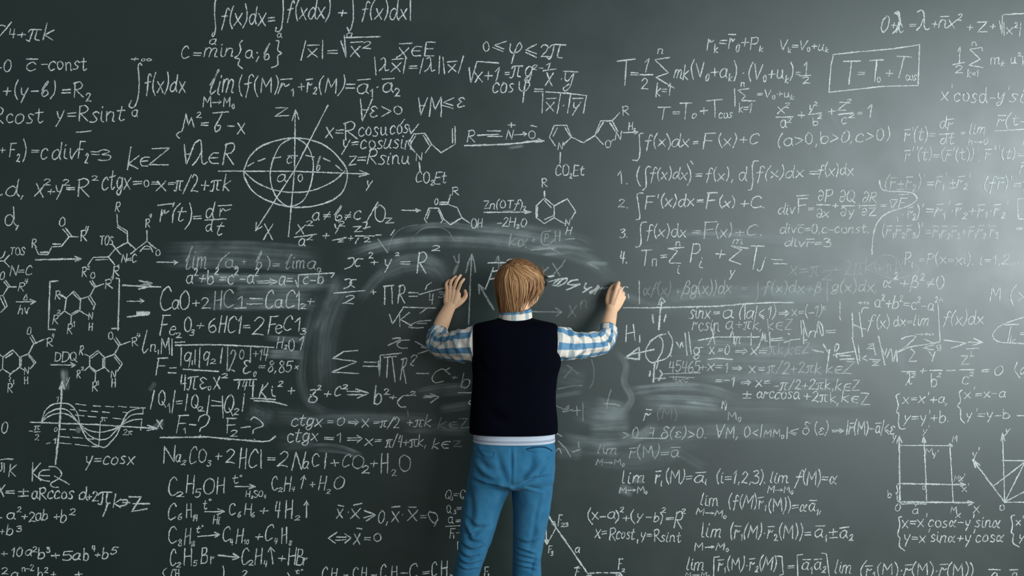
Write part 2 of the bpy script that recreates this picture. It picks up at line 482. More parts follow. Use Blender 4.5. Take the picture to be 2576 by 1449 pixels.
RND = random.Random(7)
class Chalk:
    """collects chalk strokes (pixel coordinates on the board) into one thin mesh"""
    layer = 0
    def __init__(self): self.said = ''; self.v, self.f, self.edge, self.st = [], [], [], []
    def stroke(self, pts, smooth, w, a):
        pts = [np.array(p, float) for p in pts]
        if smooth and len(pts) > 2: pts = cr(pts, 6)
        q = [pts[0]]
        for p in pts[1:]:
            d = np.linalg.norm(p-q[-1]); m = max(1, int(d/5))
            if d < 0.6: continue
            s = q[-1]
            for k in range(1, m+1): q.append(s + (p-s)*k/m)
        if len(q) < 2: q = [pts[0], pts[0]+np.array([0.8, -1.2])]
        n = len(q)
        Chalk.layer = (Chalk.layer+1) % 400
        y = -0.0006 - Chalk.layer*2.0e-6
        base = len(self.v)
        ph = RND.random()*6
        for i in range(n):
            t = q[min(i+1, n-1)]-q[max(i-1, 0)]
            t = t/(np.linalg.norm(t)+1e-9); nn = np.array([-t[1], t[0]])
            if i == 0: c = q[i]-t*w*0.35
            elif i == n-1: c = q[i]+t*w*0.35
            else: c = q[i] + nn*RND.uniform(-.35, .35)
            ww = w*0.62*(1+0.16*math.sin(ph+i*0.5)+RND.uniform(-.1, .1))
            pr = a*(0.88+0.12*math.sin(ph*2+i*0.23))
            if i in (0, n-1): pr *= 0.85
            for s, e in ((-1, 0), (0, 1), (1, 0)):
                p = P(*(c+nn*ww*s)); self.v.append((p.x, y, p.z)); self.edge.append(e); self.st.append(pr)
        for i in range(n-1):
            for s in (0, 1):
                k = base+3*i+s
                self.f.append((k, k+1, k+4, k+3))
    def text(self, txt, x0, x1, yb, h, yb1=None, wm=1.0, a=1.0, slant=0.10):
        items = []; x = 0.0; mode = 0; bar = False; self.said += txt + ' '
        for ch in txt:
            if ch == '^': mode = 1; continue
            if ch == '_': mode = -1; continue
            if ch == '¯': bar = True; continue
            if ch == ' ': x += 30; continue
            wd_, st = G[ch]
            sc, dy = (1, 0) if mode == 0 else (0.52, 62) if mode == 1 else (0.5, -22)
            items.append((st, x, sc, dy, wd_, bar)); x += wd_*sc + 9
            mode = 0; bar = False
        tot = max(x-9, 1)
        sx = (x1-x0)/tot; sy = h/100
        yb1 = yb if yb1 is None else yb1
        w = (2.7 + min(h, 60)*0.033)*wm
        for st, gx, sc, dy, wd_, bar in items:
            rot = RND.uniform(-.075, .075); ks = RND.uniform(.90, 1.08); jy = RND.uniform(-5, 5); sk = RND.uniform(-.06, .12)
            def tr(ux, uy):
                ux, uy = (ux-wd_/2)*ks, (uy-40)*ks
                ux, uy = ux-uy*rot+uy*sk+RND.uniform(-2.2, 2.2), uy+ux*rot+RND.uniform(-2.2, 2.2)
                ux, uy = ux+wd_/2, uy+40
                X = gx + ux*sc; Y = uy*sc+dy+jy
                px = x0 + X*sx + (uy*sc-30)*slant*sy*0.6
                return (px, yb + (yb1-yb)*X/tot - Y*sy)
            for sm, nums in st:
                self.stroke([tr(nums[i], nums[i+1]) for i in range(0, len(nums), 2)], sm, w, a)
            if bar:
                hh = 84 if wd_ < 52.5 else 120
                self.stroke([tr(0, hh), tr(wd_+4, hh+4)], False, w, a)
    def build(self, name, label=None):
        me = bpy.data.meshes.new(name)
        me.from_pydata(self.v, [], self.f)
        for nm, dat in (('edge', self.edge), ('strength', self.st)):
            at = me.attributes.new(nm, 'FLOAT', 'POINT'); at.data.foreach_set('value', dat)
        o = link(name, me, M_CHALK, BOARD, False)
        if label: o['label'] = label
        return o

CRS = 2517/660.0
KIND = {'f': 'chalk_formula', 'r': 'chalk_reaction', 'm': 'chalk_molecule', 'd': 'chalk_diagram', 'a': 'chalk_arrow', 's': 'chalk_scribble'}
def write_board(data):
    cur = None; ox = oy = 0; sc = CRS; name = ''; lab = None; wm = a = 1.0
    def flush():
        if cur is None or not cur.v: return
        n = name
        if n == 'chalk_formula':
            if 'lim' in cur.said or 'ℓim' in cur.said: n = 'chalk_limit'
            elif any(q in cur.said for q in ('cos', 'sin', 'ctg', 'arc')): n = 'chalk_trigonometric_formula'
            elif '¯r' in cur.said or '¯F' in cur.said: n = 'chalk_vector_formula'
            elif 'f(x)dx' in cur.said: n = 'chalk_integral'
        cur.build(n, lab)
    for ln in data.split('\n'):
        ln = ln.strip()
        if not ln: continue
        if ln[0] == '@':
            t = ln[1:].split()
            if t: ox, oy, sc = float(t[0]), float(t[1]), CRS
            else: ox, oy, sc = 0, 0, 1.0
            continue
        if ln[0] == '#':
            flush(); cur = Chalk(); name = KIND[ln[1]]; wm = a = 1.0
            lab = ln[3:] or None
            continue
        for it in ln.split(' ; '):
            t = it.split()
            while t and t[0][0] in 'wa':
                if t[0][0] == 'w': wm = float(t[0][1:])
                else: a = float(t[0][1:])
                t = t[1:]
            if not t: continue
            if t[0] in 'PS':
                n = [float(q) for q in t[1:]]
                cur.stroke([(ox+n[i]/sc, oy+n[i+1]/sc) for i in range(0, len(n), 2)], t[0] == 'S', 4.2*wm, a)
            else:
                x0, x1 = float(t[1]), float(t[2])
                yy = [oy+float(q)/sc for q in t[3].split(':')]
                cur.text(' '.join(t[5:]), ox+x0/sc, ox+x1/sc, yy[0], float(t[4])/sc, yy[-1], wm, a)
    flush()

write_board("""
@0 0
#f
S 0 242 30 244 50 252 ; P 110 215 0 345 ; t 80 150 362 85 4 ; t 165 250 362 90 + ; t 262 400 392 175 π ; t 418 528 392 165 k
#f
P 0 650 12 650 ; t 32 112 682 115 0 ; t 245 355 678 140 ¯c ; t 392 830 672 135 -const
#f
t 25 535 930 155 +(y-ɓ) ; t 590 870 940 155 =R_2
#f
t -70 412 1180 150 Rcost
#f
t 535 1195 1165 160 y=Rsint
#f
t 1255 1450 595 70 +∞ ; S 1360 625 1345 605 1325 640 1335 750 1330 900 1300 1010 1260 1035 1240 1010 1262 965 ; t 1388 1782 885 170 f(x)dx ; t 1262 1325 1125 110 a
#f
t 1738 1815 560 115 C ; t 1855 1930 555 100 = ; t 1965 2245 542 135 min ; S 2325 390 2300 420 2310 480 2285 530 2255 555 2300 570 2285 620 2325 658 ; t 2350 2425 560 120 a ; P 2466 505 2470 509 ; P 2482 545 2460 590
t 2521 2595 575 160 ɓ ; S 2650 390 2675 400 2665 480 2700 510 2665 540 2665 620 2605 648
#f
S 2090 -20 2065 20 2060 150 2070 260 2055 340 2035 345 2045 312 ; t 2120 2640 245 175 f(x)dx= ; S 2715 -30 2718 100 2705 250 2680 300 2645 300 2650 265
t 2751 3166 185 170 f(xdx) ; t 3241 3330 165 110 + ; S 3386 -10 3391 150 3376 250 3351 300 3331 265 ; t 3466 3946 180 165 f(x)dx| ; t 2656 2701 360 65 a ; t 3321 3381 360 70 a ; t 2012 2075 422 80 a
#f
S 1722 1325 1695 1300 1715 1270 1745 1260 1765 1190 1785 1095 ; P 1785 1095 1808 1200 1838 1125 1862 1218 ; t 1885 1932 1130 55 2 ; t 1928 2002 1235 120 = ; P 2045 1085 2190 1072 ; S 2130 1090 2100 1150 2065 1215 2070 1262 2105 1245 2115 1205 2085 1205 ; t 2175 2255 1245 100 - ; t 2275 2352 1275 165 x
@640 0
#f
t 445 805 555 145 |¯x|= ; P 830 395 880 550 862 340 ; P 862 362 1205 352 ; t 920 1020 548 165 ¯x ; t 1035 1125 470 75 2
#f
t 1380 1735 545 150 ¯x∈E
#f
t 1145 1990 690 130 |λ¯x|=|λ||¯x|
#f
t -421 -190 895 210 ℓim ; t -491 -190 1020 95 M→M_0 ; t -155 235 895 155 (f(M) ; t 235 385 885 150 ¯r_1 ; t 415 600 880 145 +¯r_2 ; t 615 965 890 150 (M)= ; t 985 1395 890 150 ¯a_1·¯a_2
#f
t 1000 1115 1160 200 ∀ ; t 1105 1180 1130 170 ε ; t 1210 1320 1120 160 > ; t 1335 1420 1100 80 0
#f
t 1560 1800 1105 180 ∀M ; t 1795 1915 1050 130 ≤ ; t 1940 2025 1035 170 ε
#f
t 2190 2258 495 95 0 ; t 2280 2405 495 120 ≤ ; t 2435 2570 545 165 φ ; t 2581 2711 545 160 ≤ ; t 2741 2830 545 120 2 ; t 2811 2981 560 215 π
#f
P 2060 650 2075 795 2135 590 2340 605 ; t 2110 2345 780 150 x+1 ; t 2400 2450 745 110 = ; t 2461 2570 755 175 π ; t 2590 2672 735 170 g ; t 2661 2771 670 50 2- ; t 2790 2840 665 60 1 ; P 2770 680 2890 662
#f
t 2285 2490 885 145 cos ; t 2526 2660 930 190 φ ; t 2680 2775 905 110 = ; t 2796 2866 820 190 x ; t 2935 2955 790 100 · ; t 2966 3060 800 160 ỳ ; P 2966 685 3101 690 ; P 2796 882 3000 895 3185 918 ; t 2746 3181 1065 145 |¯x|·|¯y|
#f
t 680 860 1320 165 x= ; t 855 990 1340 175 R ; t 995 1190 1305 140 cos ; t 1205 1275 1295 130 u ; t 1300 1480 1280 130 cos ; P 1485 1220 1500 1285 1575 1192 ; P 1440 1145 1400 1200
#f
t 845 1515 1425 135 y=cosusin
#m
P 1530 1285 1635 1280 1700 1385 1640 1465 ; P 1530 1285 1475 1380 1540 1460 ; P 1545 1305 1500 1375 ; P 1620 1300 1675 1390 ; P 1700 1385 1790 1465 1925 1385 1925 1215 ; P 1900 1235 1900 1370 ; t 1550 1610 1540 75 N ; P 1580 1560 1590 1640 ; t 1545 1840 1760 110 CO_2Et
#r
t 2040 2125 1360 120 R ; P 2140 1298 2340 1290 ; P 2235 1255 2360 1258 ; P 2240 1310 2375 1308 ; t 2415 2485 1345 100 N ; P 2435 1200 2500 1200 ; P 2465 1180 2465 1220 ; P 2496 1295 2610 1285 ; P 2580 1268 2612 1285 2590 1303 ; t 2625 2695 1330 75 O ; P 2655 1205 2705 1215
w1.4 P 2020 1398 2400 1385 2520 1375 2710 1350 2775 1352 ; P 2725 1332 2775 1355 2700 1362
@640 350
#f
t 905 1490 240 135 z=Rsinu
@1280 0
#m
P 435 1205 555 1200 600 1315 525 1390 ; P 435 1205 390 1315 445 1400 ; P 465 1230 425 1305 ; P 540 1225 585 1305 ; t 470 520 1435 70 N ; P 600 1315 715 1370 825 1300 ; P 825 1300 880 1160 990 1160 1045 1260 ; P 845 1275 905 1175 ; P 970 1180 1020 1255 ; P 825 1300 905 1385 ; t 920 985 1425 80 O ; P 985 1355 1005 1340 ; t 1020 1080 1340 80 N ; P 990 1160 1060 1085 ; t 1090 1150 1108 85 R ; P 495 1465 490 1565 ; t 445 720 1688 105 CO_2Et
#r
t 1145 1215 1245 75 H_2 ; P 1100 1272 1235 1268 ; P 1200 1250 1240 1268 1205 1285
#f
t 1035 1215 815 240 T ; t 1165 1245 755 110 = ; t 1285 1340 695 140 1 ; P 1258 718 1380 716 ; t 1270 1330 850 95 2 ; P 1540 552 1400 572 1530 700 1410 742 1585 845 ; t 1425 1485 515 80 n ; t 1410 1555 920 125 k=1 ; t 1590 1725 755 130 mk ; t 1745 2190 745 145 (V_0+a_k) ; t 2230 2265 740 120 · ; t 2300 2730 760 145 (V_0+u_k) ; t 2750 2800 745 100 = ; t 2822 2866 722 125 1 ; P 2785 730 2895 722 ; t 2810 2885 800 60 2
#f
t 1900 2300 465 150 r_k=¯r_0+ ; t 2315 2440 470 105 P_k
#f
t 1420 1550 1148 128 T ; t 1570 1640 1120 100 = ; t 1640 1755 1140 155 T ; t 1755 1800 1135 50 0 ; t 1830 1905 1110 130 + ; t 1900 2065 1125 178 T ; t 2010 2145 1135 90 cos
#f
P 2165 855 2170 1020 ; P 2300 850 2195 865 2270 920 2230 965 2360 968 ; t 2225 2265 830 65 n ; t 2205 2330 1075 90 k=1 ; t 2380 2735 935 80 =V_0+u_k
#f
S 1285 1280 1255 1285 1252 1330 1258 1450 1250 1510 1230 1540 1190 1535 ; t 1305 1730 1410 115 f(x)dx ; t 1765 1815 1400 100 = ; t 1860 1970 1430 155 F ; t 2010 2185 1400 115 (x) ; t 2210 2400 1385 110 +C
@1916 0
#f
t 175 640 480 90 V_k=V_0+u_k
#f
P 680 525 900 500 1250 470 1515 430 1500 820 1150 830 870 862 645 885 665 620 690 525 ; t 768 940 815 235 T ; t 920 990 745 100 = ; t 1025 1160 780 205 T ; t 1105 1140 790 60 0 ; t 1180 1265 755 130 + ; t 1275 1405 738 195 T ; t 1378 1485 768 80 cos
#f
t 150 225 1085 100 x ; t 215 265 1035 50 2 ; P 138 1125 298 1120 ; t 175 235 1220 120 a ; t 245 285 1175 45 2 ; t 340 415 1145 110 + ; t 455 500 1070 95 y ; t 500 535 1015 40 2 ; P 450 1100 572 1083 ; t 485 540 1205 75 b ; t 535 575 1140 40 2 ; t 635 705 1115 110 + ; t 730 810 1060 75 Z ; t 808 855 990 38 2 ; P 735 1100 875 1080 ; t 760 815 1185 110 c ; t 830 890 1130 38 2 ; t 915 965 1120 80 = ; t 1005 1060 1130 120 1
#f
t 150 1235 1410:1340 120 (a>0,b>0,c>0)
#f
t 1140 1225 310 170 0 ; t 1240 1290 280 90 + ; t 1255 1365 310 200 λ ; S 1280 120 1320 160 1330 220 1290 310 ; S 1300 110 1325 200 1350 260 ; t 1415 1480 275 90 = ; t 1475 1615 295 195 λ ; t 1630 1695 270 110 + ; t 1700 1920 265 120 ¯nx^2 ; t 1965 2025 300 90 + ; t 2055 2165 315 110 Z ; t 2185 2245 285 90 + ; P 2280 205 2300 325 2310 145 2340 140 2600 125 ; t 2310 2490 330 105 |x^2|
#f
t 1870 1910 600 155 1 ; P 1835 620 1945 600 ; t 1850 1925 700 75 2 ; P 2115 485 2110 455 1995 475 2095 570 1985 625 2120 648 ; t 2015 2060 435 55 n ; t 1970 2080 740 75 k=1 ; t 2190 2330 615 110 m_k ; t 2385 2440 610 95 u ; t 2455 2490 540 35 2 ; t 2495 2540 620 85 k
#f
t 1720 1825 960 135 x' ; t 1840 2160 970:990 140 cosd ; t 2180 2240 975 100 - ; t 2255 2370 970 125 ỳ' ; t 2375 2640 985 140 sin
#f
t 1365 1665 1345 120 ¯r'(t)= ; t 1705 1830 1235 110 d¯r ; P 1705 1290 1840 1280 ; t 1710 1840 1380 95 dt ; t 1905 1950 1305 80 = ; t 1990 2150 1290 110 lim ; t 1980 2170 1385 60 h→0 ; t 2255 2560 1210 115 ¯r(t+ ; P 2240 1258 2560 1238 ; P 2500 1390 2517 1340
@1916 350
#f
a.9 t 1370 2095 200 110 ¯r''(t)=(¯r'(t))'.
#f
t 2140 2510 190 105 ¯r'''(t)=
#f
t 2470 2560 320 120 ¯r
#f
a.75 t 1180 1560 475 120 (¯r±¯r_2)' ; a.95 t 1585 2000 465 120 =¯r_1'±¯r_2'
#f
t 2130 2560 480 120 (f¯r)'=f
#f
t 1285 1310 790 40 1 ; t 1340 1360 755 80 · ; t 1395 1540 750 110 ¯r_2)' ; t 1575 2370 735 125 =¯r_1'·¯r_2+¯r_1·¯r_2'
#f
P 2510 570 2455 575 2462 765 2510 765 ; t 2440 2510 890 80 =
#f
a.85 t 1150 1545 930 110 (¯r_1¯r_2¯r_3)' ; t 1570 2270 930 110 =¯r_1¯r_2¯r_3+¯r_1¯r_2'¯r_3
#d long curving chalk line dropping from the bracketed terms
w1.1 S 1130 400 1140 460 1190 495 1350 505 1450 520 1490 570 1460 610 1380 650 1250 690 1160 740 1100 820 1070 920 1060 1020 1058 1105
#f
t 160 320 715 95 div ; t 345 440 710 130 ¯F ; t 445 500 700 85 = ; t 535 680 595 110 ∂P ; P 530 630 655 632 ; t 525 645 750 85 ∂x ; t 675 735 665 80 + ; t 745 895 600 105 ∂Q ; P 765 640 890 640 ; t 750 890 740 90 ∂y ; t 915 960 665 80 + ; t 965 1105 605 100 ∂R ; P 970 638 1095 636 ; t 955 1095 735 75 ∂Z ; t 1135 1200 665 85 = ; t 1215 1300 665 95 ∇ ; t 1315 1385 660 95 F ; P 1315 530 1405 530
#f
a.9 t 175 1030 900 90 div¯c=0,c-const,
#f
t 215 660 1030 80 div¯r=3
#f
t 1370 1450 1200 115 P_i ; a.9 t 1505 2030 1200 105 =P(x=xi). ; t 2090 2500 1200 95 i=1,2,...
#f half wiped faint formula
w.9 a.38 t 265 560 1310 140 x=π ; t 575 665 1350 90 2 ; t 660 750 1285 90 + ; t 785 860 1305 150 2 ; t 870 980 1305 170 π ; t 980 1080 1290 160 k ; t 1090 1350 1290 130 +π8 ; S 1085 1200 1110 1140 1200 1110 1280 1140 1290 1200 1270 1290 ; S 1080 1200 1100 1270 1180 1320 1290 1335 1420 1310 1500 1250 1470 1200 1400 1170
#f
t 1155 1750 1430 125 α^2+β^2≠0
@1280 350
#f
t 1035 1150 430 125 1. ; S 1255 262 1230 330 1235 400 1262 450 ; S 1365 268 1335 265 1312 300 1318 420 1308 470 1285 490 ; t 1355 1710 385 110 f(x)dx ; S 1710 240 1740 310 1740 390 1715 440 ; P 1745 212 1765 238 ; t 1790 1855 385 110 = ; t 1885 2150 395 115 f(x), ; t 2205 2280 400 125 d ; S 2390 208 2350 215 2335 270 2340 400 2325 480 2297 490 ; t 2370 2830 385:365 110 f(x)dx ; t 2880 2975 360 110 = ; t 2965 3305 355:345 110 f(x)dx
#f
a.85 t 1045 1145 660 85 2. ; a1 S 1285 518 1240 520 1232 560 1250 680 1255 760 1222 775 ; t 1310 1430 665 120 F' ; w1.2 t 1455 1775 645 110 (x)dx ; t 1805 1865 630 90 = ; t 1890 1990 660 155 F ; t 2020 2170 650 95 (x) ; t 2215 2460 655 105 +C.
#f
t 1060 1145 945 95 3. ; S 1320 795 1275 805 1262 860 1268 980 1250 1030 1220 1035 ; t 1315 1705 940 115 f(x)dx ; a.8 t 1760 1840 925 90 = ; t 1870 1985 955 150 F ; t 1980 2140 945:930 120 (x) ; t 2165 2430 940:925 105 +C.
#f
t 1060 1140 1190 125 4. ; t 1265 1360 1205 150 T ; P 1375 1215 1378 1152 1416 1152 1414 1215 ; t 1450 1520 1165 120 = ; P 1530 1050 1680 1038 ; P 1535 1050 1620 1070 1540 1170 1545 1190 1650 1190 ; t 1600 1650 1020 65 n ; t 1610 1640 1285 85 i ; t 1745 1825 1180 170 P ; t 1820 1870 1230 110 i ; t 1980 2080 1165 150 + ; P 2135 1025 2295 1048 ; P 2150 1035 2235 1060 2110 1160 2225 1200 ; a.7 t 2155 2245 1000 65 m ; a1 t 2300 2425 1245 225 T ; t 2410 2460 1235 125 j ; t 2115 2175 1320 95 y ; P 2520 1155 2620 1158 ; P 2543 1193 2665 1197
@1280 710
#f half wiped faint formula
S 1140 48 1105 45 1090 80 1112 120 1095 140 ; P 1145 120 1152 150 ; a.7 P 1250 -10 1252 205 ; a.28 t 1290 1550 120 110 αf(x) ; t 1590 1650 125 90 + ; a.6 t 1670 2140 110 125 βg(x))dx ; a.35 t 2220 2290 90 90 = ; P 2390 0 2385 150 2360 185 ; a.55 t 2440 3000 100 110 f(x)dx+β ; a.4 P 3055 0 3055 180 ; a.7 t 3095 3540 90 110 g(x)dx,
@
#f
w1.25 P 1369 699 1380 696 1393 694 ; w.9 P 1380 709 1400 703 1418 700 ; w1.1 S 1390 718 1396 710 1412 701 1410 708 1398 718 1390 717 ; S 1400 719 1408 708 1424 700 1427 703 1420 712 1404 720 1400 717 ; w1.4 S 1453 704 1438 706 1428 714 1440 717 1458 715 ; P 1458 715 1440 723 1426 729 ; S 1474 713 1470 722 1475 727 1488 723 ; P 1467 735 1480 727 ; w2.1 P 1485 736 1497 729 1506 722 ; P 1496 738 1504 720 ; w.9 S 1503 730 1508 724 1512 728 1514 723 1519 726 ; a.5 P 1519 726 1529 723
#f
w1.2 P 1228 661.5 1255 661 1282 660.5 ; P 1241 674 1234 694 1222 725 ; P 1238 683 1272 677 ; P 1233 702 1258 698 ; w.9 S 1277 656 1281 652 1287 653 1283 657 1279 656
#a wiped faint axis arrow
w1.2 a.5 P 1187 640 1184 690 1182 740 1179 815 ; w1.3 a.42 P 1172 685 1178 660 1187 640 1193 660 1196 684 ; w1.3 a.3 S 1142 645 1148 660 1155 658 ; S 1155 640 1152 668 1142 690 1143 680 1152 664
#a wiped faint slanted arrow
w1.6 a.4 P 1242 778 1224 748 1205 716 ; w1.4 P 1206 738 1204 716 1221 728 ; w1.2 a.25 P 1253 645 1246 660 ; P 1253 645 1262 670 ; P 1254 645 1255 720
#a wiped faint flat arrow
w1.2 a.3 P 1337 784 1412 785 ; P 1398 775 1413 785 1400 795
#f half wiped faint letters
w1.2 a.3 P 1391 663 1408 693 ; P 1390 692 1413 668 1421 655 ; P 1366 685 1379 673 ; a.2 t 1430 1452 800 50 x ; t 1460 1478 775 34 n
@640 350
#f
S 900 1145 950 1140 955 1180 930 1220 870 1245 ; S 1040 1150 990 1150 965 1190 980 1220 1010 1215 ; t 1090 1140 1145 60 2 ; t 1105 1195 1220 90 + ; t 1240 1320 1240 140 y ; t 1350 1390 1120 30 2 ; t 1390 1510 1235 120 = ; t 1560 1655 1275 200 R ; t 1700 1780 1070 50 2
@640 710
#f
S 870 -25 920 -30 930 10 900 45 860 60 ; S 975 -25 930 -20 920 20 960 50 ; P 765 105 1055 80 ; t 850 965 205 85 2 ; t 1110 1170 125 80 + ; t 1235 1340 205 185 Π ; t 1375 1450 200 185 R ; P 1480 100 1570 102 ; P 1485 135 1560 135 ; P 1580 118 1700 85 1820 55 ; P 1640 70 1655 30 1695 5 ; t 1670 1720 215 100 4 ; t 1765 1815 145 50 3
#f
P 1295 310 1325 400 1430 240 1740 248 ; P 1660 245 1590 298 ; t 1380 1505 425 140 K ; S 1690 365 1560 380 1485 425 1520 437 1620 437 ; P 1560 395 1650 395 ; P 1675 458 1710 450
#f
S 1325 540 1400 535 1380 560 1285 605 ; S 1490 555 1410 560 1370 600 1400 630 1465 632 ; P 1545 570 1665 635 1600 622 ; P 1665 655 1570 685
#f
P 990 655 860 665 750 730 985 762 740 862 998 875 ; P 1055 765 1170 768 ; P 1045 805 1210 808 ; P 1190 755 1200 905 1210 700 1410 680 ; P 1245 720 1360 712 ; P 1280 720 1270 910 ; P 1320 715 1350 955 ; P 1400 935 1430 735 ; S 1410 740 1460 730 1450 790 1410 840 ; P 1430 840 1455 968 ; S 1505 720 1530 700 1560 710 1520 760 1500 790 1525 800 ; P 1555 875 1670 875 ; t 1700 1825 960 120 C ; a.7 P 1875 820 1830 845 1875 885 ; t 1885 1950 935 60 + ; t 1985 2070 1005 130 b ; P 1955 1060 2080 1060 ; S 2070 1135 2055 1160 2080 1175
#f
w1.15 P 45 1110 80 985 ; P 130 970 65 1050 110 1105 ; t 150 200 1095 120 i ; t 225 275 1000 55 2 ; t 320 385 1085 110 + ; P 0 1112 200 1125 ; P 0 1135 200 1150 310 1180 ; S 540 1035 590 1030 560 1080 530 1110 525 1145 580 1150 600 1110 540 1080 ; t 600 640 1035 45 2 ; t 670 735 1110 100 + ; t 765 835 1095 95 C ; t 840 900 1025 45 2 ; P 890 1045 1010 1050 ; P 895 1078 1040 1080 ; P 975 1025 1095 1065 990 1112 ; t 1145 1225 1165 175 b ; t 1240 1295 1080 55 2 ; t 1290 1365 1130 70 + ; S 1490 1085 1420 1095 1375 1150 1400 1195 1450 1197 ; t 1490 1550 1090 45 2 ; P 1625 1105 1700 1105 ; P 1690 1070 1770 1100 1690 1155 ; P 1640 1090 1740 1095
#f
t 355 655 1380 120 ctgx ; t 700 760 1375 90 = ; t 790 870 1370 80 0 ; t 900 1000 1370 80 ⇒ ; t 1030 1100 1385 120 x ; t 1140 1205 1375 90 = ; t 1205 1390 1395 100 π/2 ; t 1455 1700 1385 105 +πk ; a.3 t 1765 2060 1400 100 k∈Z ; P 1470 1230 1475 1285
@640 1069
#f
t 310 615 160 130 ctgx ; t 670 840 160 90 =1 ; t 890 1035 170 100 ⇒ ; t 1065 1225 190 100 x= ; t 1260 1420 210 115 π/4 ; t 1425 1650 205 105 +πk, ; t 1705 1870 225 100 k∈ ; a.3 t 1900 1990 210 60 Z
@0 350
#f
t 0 50 135 90 + ; t 90 190 180 140 F_2 ; S 230 0 250 80 245 150 222 215 ; t 295 380 150 100 = ; t 395 460 185 160 c ; t 490 745 195 165 div ; t 750 845 195 180 F_2 ; P 735 -65 875 -78 ; t 870 955 175 120 = ; t 930 1070 205 115 3
#f
t 1225 1335 285 205 k ; t 1340 1430 265 160 ∈ ; t 1430 1620 250 160 Z
#f
t 1750 1860 245 200 ∀ ; t 1850 1990 240 215 λ ; t 2000 2095 240 160 ∈ ; t 2145 2255 240 195 R
#f
P 0 540 20 530 ; t 55 235 545 145 d,
#f
t 340 430 550 190 x ; t 415 485 445 60 2 ; t 455 525 540 100 + ; t 530 615 535 150 y ; t 605 670 445 55 2 ; t 635 725 515 100 = ; t 745 860 545 170 R ; t 880 940 395 45 2
#f
t 980 1255 485 180 ctgx ; w1.4 t 1275 1365 460 120 = ; w1 t 1375 1435 460 75 0 ; t 1455 1530 465 100 = ; t 1500 1600 490 160 x ; t 1610 1680 460 100 = ; t 1675 1895 505 155 π/2 ; t 1925 2215 500 165 +πk
#f
t 40 195 835 170 d,
#f
P 1515 635 1665 618 ; t 1540 1650 785 165 r' ; S 1730 618 1670 690 1655 800 ; t 1690 1775 785 145 t ; S 1820 615 1840 700 1820 800 1775 862 ; t 1850 1935 790 110 = ; t 1970 2060 755 160 d ; t 2095 2205 730 110 r ; P 2095 640 2220 632 ; P 1970 778 2170 765 ; t 1970 2040 890 110 d ; t 2070 2140 920 120 t
#m
t 570 625 835 80 O ; P 605 865 665 935 ; P 630 855 690 930 ; P 665 935 750 938 ; t 775 835 980 105 R ; t 815 850 895 60 4 ; P 665 935 590 1030 500 1032 460 1108 370 1105 340 1040 ; P 510 1005 580 1008 ; P 390 1085 460 1085 ; t 305 355 1040 90 R
#a
w1.3 P 345 1158 775 1148 ; P 720 1125 778 1148 725 1168
#m
t 95 240 1110 70 TOS ; P 90 1115 40 1170 90 1225 ; P 40 1170 0 1170 ; P 50 1080 30 1130 0 1145 ; t 100 310 1305 95 N=C
#m
t 0 45 1350 75 O ; P 40 1370 80 1420 155 1418 ; P 55 1355 95 1410 ; t 175 240 1455 85 R ; t 235 270 1385 45 4 ; P 80 1420 30 1500 ; P 0 1505 30 1500 70 1600 10 1660 ; P 5 1520 45 1605
#m
t 1105 1155 695 95 R ; P 1122 720 1130 825 1222 885 1225 990 ; P 1128 845 1215 905 ; P 1225 990 1110 1050 ; t 960 1085 1015 85 TOS ; P 1080 1010 1110 1050 1160 1105 ; t 1170 1310 1180 80 N=C ; P 1225 990 1305 1060 1410 980 1495 1050 ; P 1410 980 1410 880 ; t 1395 1440 845 80 R ; t 1430 1455 755 35 4 ; t 1490 1540 1120 60 O ; S 1345 1075 1390 1030 1440 1035 1465 1080 ; P 1385 1055 1430 1055 ; P 1305 1060 1255 1100 ; P 1110 1050 1040 1130 895 1135 845 1205 ; P 1030 1155 920 1158 ; P 1040 1130 1100 1205 ; t 785 835 1325 95 R ; t 835 860 1250 35 2 ; t 1085 1145 1310 85 R ; t 1130 1145 1240 40 1
#a
P 1505 1180 1705 1182 ; P 1670 1165 1705 1182 1675 1200
#m
w1.2 P 555 1360 480 1365 472 1600 465 1825 530 1828 ; P 1115 1335 1145 1340 1140 1600 1132 1830 ; P 1075 1818 1140 1815 ; w1 t 865 915 1340 65 O ; P 865 1365 905 1420 ; P 885 1358 920 1412 ; P 905 1420 995 1388 ; t 1010 1080 1430 85 R ; t 1065 1090 1350 40 4
P 910 1418 865 1503 ; P 710 1458 775 1533 765 1648 685 1693 620 1648 635 1528 710 1458 ; P 705 1483 765 1543 ; P 750 1641 690 1673 ; P 775 1533 865 1503 915 1583 895 1633 ; P 850 1523 890 1588 ; P 765 1648 845 1693 ; t 850 890 1728 65 N ; t 852 888 1833 70 H ; t 530 580 1538 80 R ; w1.8 P 585 1495 635 1528 ; w1 t 508 560 1768 85 R ; t 550 580 1673 30 2 ; P 570 1693 620 1648 ; P 685 1693 680 1763 ; t 648 695 1863 90 R ; t 700 720 1798 55 1
@0 710
#a
w1.3 P 1180 30 1540 45 ; w1.5 P 1340 -15 1460 10 1350 30 1450 35 1335 65
#a
P 1222 182 1380 180 ; P 1345 160 1382 180 1350 198
#a
w1.4 P 1225 332 1415 310 ; w2 P 1320 290 1430 293 ; P 1320 302 1420 305
#r
t 222 270 168 62 Δ ; P 160 188 340 186 ; P 290 165 342 186 295 210 ; t 178 280 300 85 hv
#m
